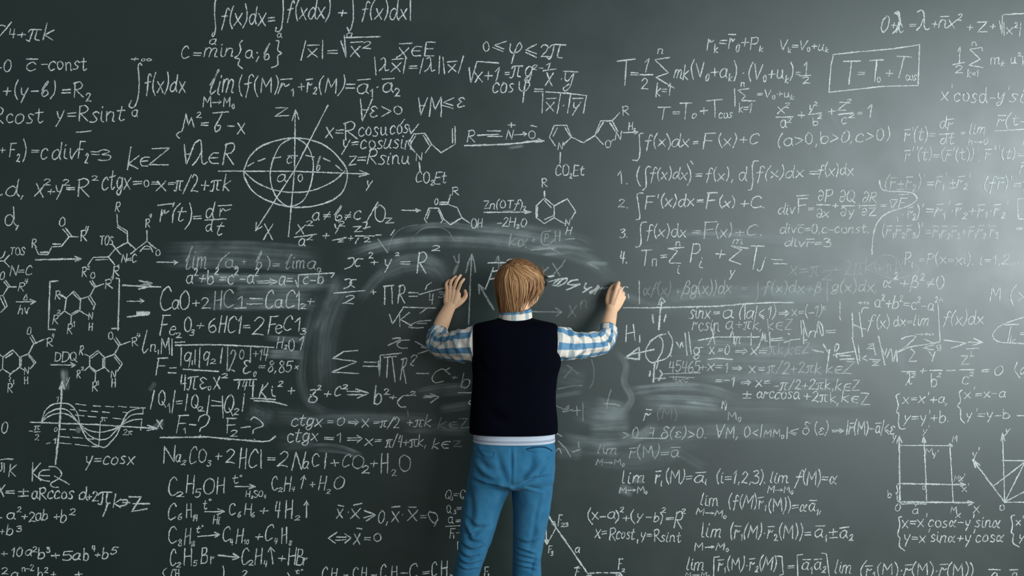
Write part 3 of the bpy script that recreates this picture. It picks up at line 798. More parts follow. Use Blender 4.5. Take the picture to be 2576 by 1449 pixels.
t 258 300 500 75 O ; P 290 530 325 590 ; P 305 508 345 580 ; P 325 590 425 548 ; t 448 505 612 75 R ; t 498 520 535 40 4 ; P 325 590 275 685 345 770 290 828 ; P 275 705 325 772 ; P 275 685 190 720 190 815 230 840 ; P 205 725 203 805 ; P 190 720 125 650 30 715 25 830 100 880 190 815 ; P 55 725 120 680 ; P 25 715 0 695 ; P 25 830 0 850 ; t 235 275 880 65 N ; t 235 270 970 65 H ; P 100 880 88 905 105 920 90 935 95 950 ; t 75 120 1060 85 R ; t 120 140 980 45 1
#r
t 525 740 755 90 DDQ ; P 490 792 720 795 ; P 680 770 724 795 685 815
#m
t 1040 1085 545 65 O ; P 1095 545 1140 610 ; P 1115 530 1160 600 ; P 1145 605 1250 568 ; t 1268 1320 608 75 R ; t 1310 1345 530 40 4 ; P 1145 605 1100 690 1175 780 1128 850 ; P 1095 715 1150 785 ; P 1100 690 1005 725 1005 815 1048 860 ; P 988 735 988 815 ; P 1005 725 940 655 862 715 860 805 925 855 1005 815 ; P 880 725 940 680 ; P 870 825 920 870 ; P 862 715 815 690 ; t 765 800 700 85 R ; P 860 805 815 845 ; t 735 775 915 75 R ; t 780 805 845 35 2 ; P 920 855 912 945 ; t 885 935 1045 85 R ; t 930 950 985 40 1 ; t 1065 1115 920 75 N ; t 1070 1110 1005 75 H
#f
t 5 85 1458 120 0
#f
S 1410 465 1380 590 1368 640 1385 680 1420 640 ; t 1440 1500 665 120 n ; P 1520 650 1520 690 ; t 1545 1630 680 150 M ; P 1650 545 1650 700 ; P 1680 578 1770 572 ; w1.2 P 1685 605 2000 598 2300 608 2626 625
#r
t 1535 1645 265 205 C ; t 1650 1715 260 135 a ; t 1725 1820 258 170 O ; t 1840 1920 245 120 + ; t 1930 2010 248 100 2 ; a.7 t 2055 2130 258 175 H ; t 2145 2240 240 160 C ; a1 t 2270 2340 230 95 1 ; P 2250 250 2360 245 ; P 2400 155 2520 160 ; P 2370 210 2520 205 ; t 2546 2625 255 160 C ; t 2630 2712 250 130 a ; t 2735 2830 250 160 C ; t 2835 2885 255 165 1 ; t 2880 2935 255 50 2 ; t 2945 3015 225 110 +
#r
t 1540 1615 505 175 F ; t 1625 1690 500 125 e ; w1.2 t 1690 1740 530 45 2 ; w1 t 1765 1840 475 145 O ; t 1820 1865 515 60 3 ; t 1885 1960 460 110 + ; t 1995 2075 480 135 6 ; t 2105 2170 480 155 H ; t 2185 2265 475 145 C ; t 2275 2320 490 160 1 ; t 2330 2400 470 110 = ; t 2420 2530 500 160 2 ; t 2575 2655 500 165 F ; t 2640 2705 485 120 e ; t 2715 2805 475 155 C ; t 2820 2890 470 130 1 ; t 2880 2935 500 55 3
#f
t 1500 1600 880 150 F ; P 1630 822 1690 820 ; P 1615 868 1690 870 ; P 1740 630 1735 800 ; t 1770 1835 755 135 q ; P 1845 755 1845 790 ; P 1875 650 1870 785 ; P 1920 630 1910 815 ; t 1950 2010 755 135 q ; t 2015 2070 780 45 2 ; P 2135 630 2115 775 ; w1.2 P 1760 835 2095 855 ; w1 t 1725 1790 1030 145 4 ; t 1800 1895 1025 185 π ; t 1905 1985 1020 160 ε ; t 1995 2025 1035 40 0 ; t 2045 2115 1030 190 x ; t 2120 2190 920 45 2
#f
a.65 P 2185 625 2180 850 ; t 2200 2255 850 195 2 ; t 2295 2345 735 90 0 ; P 2405 620 2400 770 ; t 2425 2480 720 90 + ; t 2485 2570 750 110 14
#f
t 2320 2405 890 225 ε ; t 2430 2460 905 50 0 ; t 2481 2545 845 90 = ; t 2570 2800 860 105 8,85 ; t 2830 2865 830 50 x ; P 2245 937 2460 932 ; t 2270 2440 1030 90 144 ; P 2430 950 2425 1100 ; P 2405 1115 2440 1117
#r
t 2655 2720 635 110 H ; t 2725 2755 640 40 2 ; t 2765 2830 655 120 O ; t 2860 2910 650 125 1
#f
P 1480 1040 1445 1215 ; t 1520 1590 1180 140 Q ; t 1605 1640 1250 100 1 ; P 1680 1040 1650 1255 ; t 1690 1750 1195 110 = ; P 1800 1075 1780 1230 ; t 1830 1910 1220 140 Q ; t 1900 1955 1240 45 2 ; P 2010 1085 1985 1265 ; P 2035 1135 2120 1150 ; P 2030 1185 2120 1185 ; P 2135 1095 2140 1300 ; t 2150 2245 1255 180 Q ; t 2245 2290 1270 60 2 ; P 2345 1070 2325 1235
#f
t 1695 1795 1440 165 F ; t 1760 1785 1449 50 1 ; P 1820 1365 1880 1370 ; S 1905 1330 1920 1290 1975 1270 2010 1300 1980 1370 1930 1400 1915 1430 ; P 1920 1470 1925 1475 ; t 2165 2275 1450 150 F ; t 2210 2280 1480 60 2 ; P 2315 1395 2400 1385 ; S 2405 1320 2440 1295 2510 1340 2520 1380 2440 1410 2425 1450 ; P 2440 1505 2444 1510 ; w1.3 P 1540 1489 2000 1484 2200 1504 2517 1529 2590 1520 2640 1480
@0 1069
#r
t 1565 1685 370 170 N ; t 1685 1735 355 120 a ; t 1740 1785 385 45 2 ; a.8 t 1815 1885 360 155 C ; t 1900 1985 355 125 O ; a1 t 1985 2025 395 60 3 ; t 2065 2130 335 110 + ; t 2160 2255 370 140 2 ; t 2300 2365 405 190 H ; t 2385 2470 400 165 C ; P 2505 240 2505 415 ; t 2560 2650 370 110 = ; t 2665 2765 400 140 2 ; t 2810 2920 435 170 N ; t 2905 2960 415 110 a ; t 2985 3065 400 130 C ; P 3130 270 3115 415 ; t 3165 3255 405 120 + ; a.7 t 3280 3360 400 115 C ; t 3375 3495 415 125 O ; a1 w1.2 t 3470 3540 460 70 2 ; w1 t 3550 3625 420 120 + ; t 3655 3725 460 175 H ; a.8 t 3755 3800 485 60 2 ; t 3830 3940 435 145 O
#r
t 1615 1705 665 165 C ; t 1690 1770 690 50 2 ; t 1790 1865 655 160 H ; t 1870 1925 690 80 5 ; t 1950 2055 655 140 O ; t 2080 2155 655 145 H ; P 2255 590 2450 592 ; P 2395 570 2452 592 2390 610 ; t 2230 2320 560 80 t° ; t 2358 2550 690 60 H_2SO_4 ; t 2605 2665 630 130 C ; t 2670 2710 640 40 2 ; t 2730 2790 625 130 H ; t 2795 2830 635 45 4 ; t 2870 2935 615 130 ↑ ; t 2970 3025 600 90 + ; t 3060 3130 635 145 H ; t 3130 3170 660 45 2 ; t 3205 3300 615 115 O
#r
t 1610 1690 905 145 C ; t 1705 1745 910 60 6 ; t 1785 1840 890 135 H ; w1.2 t 1850 1895 920 60 14 ; w1 P 1968 832 2150 832 ; P 2090 805 2155 830 2085 860 ; t 1945 2015 805 85 t° ; t 2045 2110 950 75 Hi ; t 2195 2260 860 110 C ; t 2280 2310 885 50 6 ; t 2345 2415 860 110 H ; t 2410 2445 885 45 6 ; t 2490 2570 865 110 + ; t 2630 2690 890 160 4 ; t 2735 2810 890 175 H ; t 2825 2880 915 45 2 ; t 2915 2965 885 155 ↑
#r
t 1615 1695 1135 150 C ; t 1710 1745 1165 70 8 ; a.75 t 1770 1830 1140 155 H ; t 1825 1870 1165 50 18 ; a1 P 1900 1070 2105 1052 ; P 2060 1030 2108 1052 2065 1075 ; t 1880 1950 1030 65 t° ; t 2135 2210 1120 130 C ; t 2205 2235 1155 60 4 ; t 2265 2330 1130 135 H ; t 2340 2390 1140 45 10 ; t 2450 2520 1110 100 + ; t 2540 2620 1110 145 C ; t 2630 2660 1140 55 4 ; t 2700 2755 1130 150 H ; t 2770 2800 1155 45 8
#r
t 1630 1690 1355 150 C ; t 1695 1735 1365 45 2 ; t 1765 1840 1345 150 H ; t 1855 1890 1350 50 5 ; t 1930 1990 1330 150 B ; a.8 t 2015 2055 1325 110 r ; a1 w1.3 P 2095 1250 2290 1270 ; P 2240 1235 2296 1270 2235 1290 ; w1 t 2315 2385 1330 145 C ; t 2385 2430 1345 50 2 ; t 2445 2515 1335 150 H ; t 2525 2565 1360 60 4 ; t 2580 2645 1320 140 ↑ ; t 2665 2745 1315 110 + ; t 2765 2840 1345 155 H ; t 2850 2905 1335 140 B ; t 2905 2950 1335 110 r
#r
t 1555 1600 1449 70 ( ; t 1640 1720 1475 90 CH ; t 2130 2150 1475 100 ) ; t 2320 2370 1455 60 2 ; t 3091 3141 1480 110 C ; t 3176 3236 1475 100 H ; P 3301 1440 3336 1440 ; t 3386 3441 1475 105 C ; t 3466 3521 1475 110 H ; P 3566 1440 3611 1440 ; t 3646 3706 1470 130 C ; t 3751 3816 1465 120 H ; P 3846 1420 3911 1420 ; t 3921 4006 1465 135 C ; t 4046 4126 1450 100 = ; t 4136 4191 1460 140 C ; t 4226 4296 1450 150 H ; P 4321 1440 4336 1445 ; t 2831 2906 1425 40 t° ; S 2761 1420 2776 1449 2770 1480
#f
P 0 335 60 326 125 328 ; S 15 365 20 420 0 445 ; P 40 370 40 450 ; t 78 155 500 125 K
#f
t 300 390 540 165 K ; S 475 430 400 440 370 490 400 525 475 540 ; P 380 485 475 488 ; S 470 400 540 405 590 460 570 510 490 560 500 590 560 600 ; P 525 490 665 570
#f
w1.2 t -35 50 690 120 X ; t 55 140 690 110 = ; t 175 275 680 105 ± ; t 300 705 712:705 115 aRccos ; t 750 840 725 125 d ; t 835 880 720 90 + ; t 885 940 735 90 2 ; t 945 1070 755 165 π ; P 1035 755 990 875 ; t 1090 1165 790 120 k ; S 1155 720 1220 720 1215 760 1150 780 ; P 1180 745 1245 745 ; P 1240 690 1355 690 1265 830 1410 805 ; P 1280 755 1435 755
#f
P 0 890 15 890 ; t 60 145 905 110 a ; t 165 205 835 55 2 ; t 205 265 910 90 + ; t 275 335 930 90 2 ; t 340 460 915 110 ab ; t 515 570 910 90 + ; t 580 640 930 125 b ; t 665 725 865 60 2
#f
t 0 40 1060 90 + ; t 60 130 1060 105 b ; t 155 210 1025 55 3
#f
t 5 75 1265 90 + ; t 105 220 1265 90 10 ; t 240 310 1250 95 a ; t 310 355 1220 50 2 ; w1.2 t 365 430 1280 100 b ; t 445 480 1225 50 3 ; t 490 575 1290 100 + ; t 590 700 1300 100 5 ; t 695 775 1300 110 a ; t 800 850 1300 110 b ; t 880 915 1210 50 4 ; t 910 965 1270 70 + ; t 980 1040 1285 105 b ; t 1060 1125 1240 75 5
#f
t 15 75 1430 60 2 ; t 105 175 1480 110 a ; t 210 325 1400 60 n-2 ; t 360 410 1470 105 b ; t 425 460 1420 55 2 ; t 485 540 1470 90 + ; t 720 790 1480 110 +
#f
t 820 1295 380 130 y=cosx
@640 1069
#f
t 785 855 900 155 x ; P 805 770 855 780 ; t 890 910 865 80 · ; t 925 1020 900 165 x ; P 955 768 1030 752 ; P 1055 820 1155 858 1050 890 ; P 1160 865 1075 918 ; t 1185 1250 940 120 0 ; P 1275 930 1265 960 ; t 1315 1390 925 150 x ; P 1320 787 1395 780 ; t 1410 1430 890 80 · ; t 1470 1570 925 165 x ; P 1480 787 1550 788 ; t 1590 1650 915 100 = ; S 1680 830 1670 870 1720 940 1760 900 1740 850 1690 835 ; P 1760 910 1725 968
#f
P 790 1030 710 1085 775 1132 ; P 790 1075 880 1075 ; P 780 1105 880 1100 ; P 870 1045 925 1085 870 1130 ; t 950 1020 1140 165 x ; P 985 990 1030 998 ; t 1055 1115 1125 100 = ; t 1140 1225 1115 80 0
#f
w.8 t 1830 1890 710 85 Q ; P 1900 690 1900 720 ; t 1910 1960 700 90 = ; t 1975 2030 710 90 Q ; t 1840 1890 845 85 Q ; t 1910 1935 855 40 3 ; t 1940 1985 830 80 = ; t 1855 1905 945 100 a ; t 1930 1980 950 80 = ; P 1835 972 1980 965 ; t 1875 1920 1085 95 F ; P 1912 1060 1912 1085 ; P 1940 1035 1975 1033 ; P 1950 1195 1948 1120 1965 1120
#f
t 2205 2245 1449 95 F ; P 2246 1430 2246 1449
@1280 1069
#d force triangle with arrowheads and dashed lines
w1.3 P 380 870 450 980 600 1195 760 1430 ; w1.4 P 415 945 450 970 440 925 415 945 ; w1.1 P 355 955 362 1140 ; P 345 1105 365 1145 385 1105 345 1105 ; w1.2 P 352 1112 378 1112 ; w1 P 450 990 425 1040 ; P 415 1055 395 1090 ; P 335 1090 345 1105 ; t 470 510 970 115 F ; t 500 570 975 35 23 ; t 378 412 1230 70 F ; t 400 425 1250 40 3 ; t 638 680 1218 70 a ; t 640 675 1449 75 F ; P 632 1370 670 1360 ; P 765 1422 820 1420 ; P 840 1418 885 1418 ; P 910 1418 950 1418 ; P 975 1418 1060 1418 ; w1.4 P 1035 1440 1065 1418 1085 1445 1045 1436 ; w1 t 1048 1090 1390 110 F ; t 1080 1112 1412 35 2 ; P 745 1449 790 1440
#f
S 785 795 760 850 765 900 800 952 ; t 795 860 910 110 x ; P 875 882 925 880 ; t 945 1025 900 110 a ; S 1030 820 1052 860 1050 900 1022 940 ; t 1065 1100 835 50 2 ; t 1090 1160 925 90 + ; S 1195 815 1172 860 1178 910 1205 945 ; t 1225 1290 910 90 y ; P 1320 885 1365 885 ; t 1390 1445 925 90 b ; S 1455 840 1475 880 1455 950 ; t 1465 1505 840 45 2 ; t 1505 1580 930 90 = ; t 1590 1670 990 155 R ; t 1655 1695 850 50 2
#f
t 830 940 1080 120 x= ; t 965 1025 1105 115 R ; t 1030 1205 1095 110 cost ; P 1235 1100 1232 1130 ; t 1265 1375 1090 90 y= ; t 1390 1450 1120 115 R ; t 1455 1650 1125 105 sint
#f
t 1080 1310 560 120 lim ; t 1060 1330 650 60 M→M_0 ; t 1405 1470 555 125 ¯r_i ; t 1505 1760 555 125 (M)= ; t 1780 1900 550 110 ¯a_i ; t 1990 2470 555 115 (i=1,2,3).
@1916 1069
#f
t 80 255 555 110 lim ; t 60 300 650 65 M→M_0 ; t 325 725 565 125 f(M)=α
@1280 1069
#f half wiped faint limit formula
a.5 t 850 1040 275 90 lim ; t 835 1110 385 60 M→M_0 ; a.6 t 1150 1630 310 110 ¯r(M)=¯a
#f
t 1840 2010 775 120 lim ; t 1800 2085 855:885 60 M→M_0 ; t 2105 2470 795 120 (f(M)¯r_1 ; t 2490 3000 830 120 (M))=α¯a_1,
#f
t 1845 2045 1075 140 lim ; t 1780 2110 1200 70 M→M_0 ; t 2120 2465 1080 130 (¯r_1(M)· ; t 2480 2900 1085 125 ¯r_2(M))= ; t 2930 3305 1085 130 ¯a_1±¯a_2
#f
t 1705 1870 1390 115 lim ; t 1690 1930 1455 45 M→M_0 ; P 2015 1262 1968 1268 1965 1449 ; t 2005 2570 1390 120 ¯r_1(M)·¯r_2(M) ; P 2570 1258 2620 1262 2632 1430 2600 1440 ; t 2675 2740 1395 90 = ; P 2815 1242 2765 1248 2772 1449 ; t 2810 3040 1390 120 ¯a_1¯a_2 ; P 3005 1230 3045 1235 3075 1449
@1916 1069
#f
t 705 860 1420 120 lim ; t 945 2035 1440 115 (¯r_1(M)·¯r(M)·¯r(M)) ; P 2180 1385 2285 1390 ; P 2380 1390 2455 1388 ; t 2200 2260 1480 100 a ; t 2400 2450 1480 100 a
@1280 1069
#f
a.6 t 1090 1155 130 90 > ; t 1180 1250 125 110 0 ; t 1340 1390 130 110 ∃ ; P 1180 125 1500 130 ; a.7 t 1460 1900 125 105 δ(ε)>0. ; a.85 t 1985 2205 125 120 ∀M, ; t 2250 2430 110 105 0<| ; t 2445 2640 110 75 MM_0 ; P 2672 20 2665 130 ; t 2675 2770 95 80 ≤ ; t 2815 2885 85 110 δ ; t 2930 3062 90 110 (ε) ; a1 t 3095 3220 80 70 ⇒ ; t 3235 3700 85 120 |¯r(M)-¯a|≤ε
@1280 710
#f
P 1320 1220 1370 1225 ; t 1290 1360 1320 110 r ; a.2 t 1420 1620 1310 100 (M) ; a.6 t 2095 2230 1320 85 M_0 ; a.9 w1.3 P 2045 1205 2050 1140 2075 1190 2085 1135 2078 1220
#f
P 1130 415 1122 570 ; P 1195 405 1210 555 ; P 1125 495 1190 480 ; P 1255 510 1255 575
#d spinning loop drawn with thick arrows up and left
w1.3 P 1465 145 1430 215 1500 190 1465 145 ; P 1465 190 1450 300 ; w1.5 P 1380 315 1385 385 ; P 1450 320 1438 450 ; w1.3 P 1505 315 1490 375 ; w1.1 S 1430 515 1350 580 1310 680 1350 760 1410 760 1470 660 1475 560 1435 515 ; S 1350 570 1400 535 1440 510 1505 495 ; S 1530 475 1570 560 1550 680 1500 735 1400 765 ; w1.5 P 1400 770 1385 955 ; w1 P 1430 765 1415 830 ; w1.6 P 1120 725 1250 625 1250 740 1120 725 ; w1.3 P 1180 690 1390 645 ; P 1355 855 1350 900 ; P 1450 845 1470 880 1440 940 ; a.7 P 1405 922 1500 922 ; P 1550 700 1556 708
#f
t 1735 1935 350 125 sinx ; t 1955 2030 330 90 = ; t 2045 2150 340 125 a ; t 2210 2450 345 115 (|a|≤ ; t 2480 2560 340 105 1) ; t 2590 2685 325 80 ⇒ ; a.75 t 2710 3040 325 100 x=(-1)^n
#f
a.8 t 1760 2020 460 125 rcsin ; t 2075 2150 450 115 a ; t 2175 2430 455 115 +πk, ; a.7 t 2475 2720 460 115 k∈Z
#f long chalk rule above the sine formulas
a.7 P 1100 245 1380 245 ; w1.2 a1 P 1380 245 2000 230 2300 205 2517 195 2725 195
#s
P 1820 555 2000 525 2400 525 ; P 1945 440 1975 590 ; P 1975 480 1910 600 ; P 2120 530 2145 465 2170 605 ; t 2155 2220 585 110 m ; P 2325 490 2322 605 ; t 2400 2500 580 150 μ ; P 2515 545 2620 535 ; P 2515 560 2640 555 ; P 2500 480 2505 610 ; P 2680 490 2690 500 ; P 2640 580 2700 555 2790 545
P 2800 370 2810 500 ; P 2820 365 2860 515 ; P 2830 440 2825 590 ; P 2825 560 2860 550 ; t 2880 2955 520 95 n ; S 2955 480 2965 380 3005 420 3015 500 2995 500 2970 400 ; t 3035 3145 510 110 =
#s
P 1610 575 1640 630 1660 570 1670 620 ; P 1690 490 1710 700 ; P 1725 480 1750 690 ; t 1760 1835 700 125 g ; P 1840 625 1860 625
#f
t 1925 1970 680 100 x ; t 2000 2060 685 90 = ; t 2070 2120 695 90 0 ; t 2175 2285 690 80 ⇒ ; t 2320 2470 700 105 x= ; P 1910 740 2000 730 2145 742 ; a.45 t 2425 2880 690 115 =πk,k∈Z
#f
a.7 t 1535 1830 860 105 45465 ; t 1830 1890 850 90 + ; a.9 t 1905 2050 840 95 x= ; t 2070 2105 860 90 1 ; t 2140 2240 850 80 ⇒ ; t 2300 2460 870 115 x= ; a.65 t 2475 3000 875 110 π/2+2πk ; a.8 t 3040 3300 880 110 k∈Z ; a.6 P 1475 880 1830 868
#f
a.9 t 1980 2115 975 90 =- ; t 2130 2170 1000 95 1 ; t 2225 2320 990 80 ⇒ ; t 2365 2510 1000 110 x= ; t 2540 3115 1030 100 -π/2+2πk, ; t 3135 3365 1040 110 k∈Z ; a.5 t 1570 1720 960 55 4xc ; P 1540 908 1780 915
#f
t 2240 2330 1115 100 ± ; t 2375 2785 1110:1120 105 arccosa ; t 2825 3175 1130:1165 105 +2πk, ; t 3190 3460 1150:1180 115 k∈Z
@1916 710
#f
t 920 1030 220 60 +∞ ; S 1020 245 970 250 955 300 ; P 868 300 875 525 ; P 935 295 965 520 ; P 880 405 940 435 1000 450 ; t 1015 1075 440 125 f ; t 1100 1225 430 105 (x) ; t 1260 1445 420 95 dx= ; t 1455 1610 410 105 lim ; t 1080 1690 240:275 115 a^2+b^2=c^2-a^2 ; P 1690 215 1710 560 1700 572 ; t 1740 2130 405 120 f(x)dx ; t 1480 1650 515 45 →+∞
#s
w1.15 P 868 530 925 780 ; P 925 610 940 750 ; P 1000 705 965 730 1010 750 ; t 1005 1075 640 50 Z ; P 1070 590 1090 700 1100 690 ; P 1120 520 1180 790 ; P 1150 640 1180 700 1200 640 ; S 1200 720 1240 640 1260 760 1290 650 1300 760 ; P 1035 740 1135 745 ; t 1060 1125 795 35 Z ; P 490 650 590 672 ; P 590 595 640 680 ; P 650 650 635 760 ; S 690 700 740 620 720 590 700 640 720 720 ; P 720 690 880 665 ; w1.3 P 750 705 850 705 ; P 750 740 885 735 ; w1 S 1340 545 1400 520 1475 520 1400 600 1305 670 ; P 1305 670 1420 620 1560 598 1650 585 ; P 1430 640 1470 670 1410 760 1485 755 ; P 1560 545 1650 585 1700 575 ; P 1650 600 1550 630 1645 650 ; P 1595 655 1640 710 ; P 1660 670 1635 755 ; t 1675 1720 640 60 a ; P 1680 655 1715 655
#a
P 1750 555 1960 582 ; P 1820 630 1960 585 ; P 1985 575 2120 578 ; P 2035 540 2122 578 2020 605 ; P 1965 640 2080 632
#f
t 1905 1985 790 90 Z ; P 2010 665 2005 705 ; P 2000 708 2030 706 ; P 1345 855 1475 858 ; t 1380 1440 985 120 λ ; t 1435 1475 915 40 2 ; t 1510 1585 885 90 + ; P 1615 845 1730 845 ; t 1620 1680 1000 120 b ; t 1680 1720 910 45 2 ; P 1775 848 1855 845 ; P 1900 840 2035 838 ; t 1915 1985 980 125 c ; t 1990 2030 900 40 2 ; t 2105 2180 885 90 = ; t 2225 2315 895 95 0 ; S 2450 770 2425 840 2475 915 ; t 2475 2530 880 100 a
#f
S 1320 1070 1290 1090 1310 1180 1290 1245 1315 1260 1310 1350 1330 1405 1375 1405 ; t 1350 1790 1160 100 x=x'+a, ; t 1365 1795 1340 105 y=y'+b.
#f
S 1920 1035 1895 1060 1905 1140 1880 1185 1905 1220 1910 1310 1945 1350 ; t 1940 2340 1115:1100 95 x'=x-a ; t 1955 2380 1310 95 y'=y-b ; P 2450 1280 2510 1280
#f
t 2185 2300 180 145 M ; t 2380 2560 190 145 (x
#f
S 2517 335 2300 410 2215 500 2250 560 2340 580 2517 588 ; t 2310 2450 575 175 T ; t 2380 2440 585 70 k ; t 2470 2540 525 90 =
#s
P 750 190 750 310 ; P 745 330 755 360 ; t 1700 1740 185 40 A
@1916 1069
#d coordinate frame with two axes and a marked point
w1.3 P 1325 740 1318 110 ; P 1297 170 1318 110 1342 165 ; w.8 P 1318 195 1810 198 ; w1 P 1555 120 1570 400 1582 740 ; w1.3 P 1543 165 1555 115 1570 165 ; w1 P 1805 200 1820 450 1835 735 ; w2.6 P 1808 190 1818 200 ; w1.2 P 1320 562 1640 568 1950 572 ; P 1905 555 1955 572 1910 585 ; w1.4 P 1325 738 1750 742 2030 745 ; P 1980 730 2035 745 1985 768 ; w.9 S 1330 745 1350 758 1460 755 1475 780 1490 758 1570 758 1585 745 ; S 1310 565 1295 590 1305 640 1285 655 1300 670 1300 720 1325 740 ; t 1825 1875 165 65 M ; t 1570 1640 280 60 M ; t 1640 1690 300 55 y' ; t 1845 1895 540 55 M ; t 1900 1950 540 65 x' ; t 1920 1985 635 70 x' ; t 2030 2090 845 65 X ; t 1812 1870 845 60 M ; t 1860 1910 885 70 x ; t 1280 1330 830 70 0 ; t 1540 1570 620 60 o ; t 1205 1245 700 75 b ; t 1445 1500 850 75 a ; t 1545 1605 80 65 y' ; t 1255 1290 140 75 y
#d rotated axes meeting at the right edge
P 2330 740 2310 90 ; P 2295 150 2308 75 2330 150 ; t 2335 2380 80 70 y ; w1.3 P 2330 740 2025 335 ; P 2050 405 2025 335 2090 385 ; w1 t 2020 2085 310 80 y' ; P 2330 740 2700 740 ; P 2310 340 2620 345 ; P 2230 580 2517 360 2640 270 ; P 2330 740 2517 370 2600 210 ; P 2330 740 2517 640 2700 550 ; t 2280 2330 820 55 O
#f
S 1340 880 1315 890 1325 960 1305 1050 1325 1090 1320 1160 1370 1205 ; t 1345 2290 980 110 x=x'cosα-y'sinα ; t 1365 2325 1125 110 y=x'sinα+y'cosα
#f
S 2425 865 2395 880 2405 960 2395 1030 2415 1050 2410 1130 2470 1170 ; t 2435 2510 965 90 x' ; t 2465 2530 1110 90 y
@640 350
#f
t 555 625 775 115 a ; t 660 735 780 110 ≠ ; t 760 855 780 135 ɓ ; t 865 930 780 110 ≠ ; t 950 1025 770 150 c ; P 1185 605 1070 800 ; t 1150 1265 800 165 O ; t 1240 1335 805 90 z
#f
t 405 490 905 145 x ; t 495 565 835 50 2 ; P 385 942 595 912 ; t 420 490 1025 120 a ; t 500 560 965 45 2 ; t 645 725 965 110 + ; t 760 830 880 105 y ; t 805 865 835 45 2 ; P 750 970 880 945 ; t 790 860 990 40 z ; t 900 950 980 80 + ; t 945 1030 890 85 z ; S 1040 800 1080 800 1060 860 ; P 1045 855 1110 840 ; P 970 930 1150 928 ; S 1000 950 980 975 970 1000 ; t 1050 1110 985 45 2 ; P 1165 922 1215 920 ; P 1345 870 1310 920 ; a.45 P 1185 960 1280 1090
#m
P 1415 682 1590 685 ; P 1550 670 1592 685 1555 698 ; P 1675 662 1770 662 1815 765 1880 820 1990 755 1945 655 1855 625 ; P 1675 662 1630 765 1655 800 ; P 1815 765 1790 800 ; P 1685 685 1655 765 ; P 1765 685 1800 765 ; P 1855 625 1880 535 ; P 1780 605 1855 605 ; P 1780 625 1850 625 ; t 1725 1765 630 65 O ; t 1890 1965 535 80 R ; P 1990 755 2065 805 ; t 2080 2190 855 90 OH
#r
t 2195 2605 665 80 Zn(OTf)_2 ; P 2205 702 2650 700 ; P 2590 685 2658 700 2595 712 ; t 2325 2615 840 85 -2H_2O
@1280 350
#m
t 315 370 460 80 R ; P 342 500 342 565 435 640 435 755 340 810 262 750 262 640 342 565 ; P 345 590 405 655 ; P 275 650 275 740 ; P 345 770 425 735 ; P 435 640 560 572 642 695 600 765 ; P 435 755 530 808 ; t 540 585 830 65 N ; t 550 600 905 60 H
#f half wiped faint formula
a.42 t 0 180 1030 120 kα ; t 215 260 1000 80 + ; S 400 880 320 900 315 1000 380 1010 440 960 ; t 340 380 990 80 P ; t 440 495 980 100 H ; P 550 960 630 955 ; P 215 1065 450 1045 ; P 380 1040 480 1085
@0 350
#f half wiped faint limit formula
a.55 t 1785 1990 1250 200 ℓim ; S 2200 1090 2120 1160 2085 1245 ; t 2160 2290 1230 115 a_n ; t 2320 2365 1205 80 + ; t 2450 2520 1240 155 ɓ ; t 2560 2690 1240 105 )= ; t 2745 2930 1240 130 ℓim ; t 2950 3080 1240 115 a_n
#f
t 1785 2480 1390 135 a^2+b^2=c^2-a^2 ; t 2460 2660 1400 90 ⇒ ; t 2675 2810 1405 135 a= ; P 2835 1355 2860 1425 2865 1300 3210 1285 3180 1325 ; t 2905 3110 1395 120 c-b
@
#d ellipsoid with three axes and dashed rear arc
w1.15 S 613 430 630 392 670 362 743 347 810 362 855 400 874 437 860 485 815 512 750 522 690 511 640 485 617 450 613 430 ; w1 S 735 347 706 365 686 405 680 447 692 490 712 512 732 519 762 505 782 465 788 410 775 370 752 351 735 347 ; P 550 430.5 740 431 928 438 ; P 905 429 928 438 904 444 ; t 922 937 470 26 y ; P 743 277 741 430 726 595 ; P 735 303 744 277 752 300 ; P 825 265 740 430 643 580 ; P 645 560 643 580 659 570 ; S 613 430 640 455 680 475 735 484 790 478 840 455 868 430 ; P 650 405 667 399 ; P 687 398 706 395 ; P 725 392 748 392 ; P 770 391 790 395 ; P 814 398 830 406 ; P 845 416 860 429 ; P 624 418 638 409 ; t 687 728 292 24 Z ; t 663 687 603 38 X ; t 697 719 457 28 a ; t 749 763 457 20 0 ; t 721 735 411 28 c ; t 795 807 430 36 ɓ
#d cosine graph with dashed guide lines
w1.5 P 157 960 150 1075 140 1167 ; w1.3 P 150 978 157 958 162 978 ; w1.1 P 77 1062 240 1068 395 1078 ; P 372 1070 395 1078 370 1083 ; w1 S 103.6 1064 113 1035 131 1018 157 1014 178 1019 194 1038 202 1069 217 1100 236 1116 254 1124 267 1123 291 1098 304 1072 320 1040 345 1028 365 1026 ; S 104 1062 120 1040 150 1028 175 1036 200 1068 225 1095 250 1106 275 1100 304 1070 330 1045 360 1040 ; S 104 1062 125 1046 155 1039 180 1048 202 1068 225 1083 255 1087 285 1080 304 1070 330 1058 357 1054
w.8 P 191 1016 216 1019 ; P 235 1021 253 1022 ; P 266 1022 286 1023 ; P 298 1022 318 1024 ; P 328 1024 350 1025 ; P 178 1030 190 1031 ; P 200 1032 218 1034 ; P 231 1034 246 1036 ; P 258 1036 275 1038 ; P 310 1037 325 1038 ; P 190 1044 212 1046 ; P 222 1047 242 1049 ; P 256 1050 270 1051 ; P 285 1052 305 1054 ; P 150 1080 165 1080 ; P 176 1080 190 1081 ; P 150 1098 175 1100 ; P 184 1100 208 1102 ; P 216 1103 236 1105 ; P 148 1114 180 1117 ; P 190 1118 225 1122 ; P 232 1123 248 1124 ; P 253 1062 249 1122 ; P 360 1027 360 1040 ; P 357 1054 354 1082
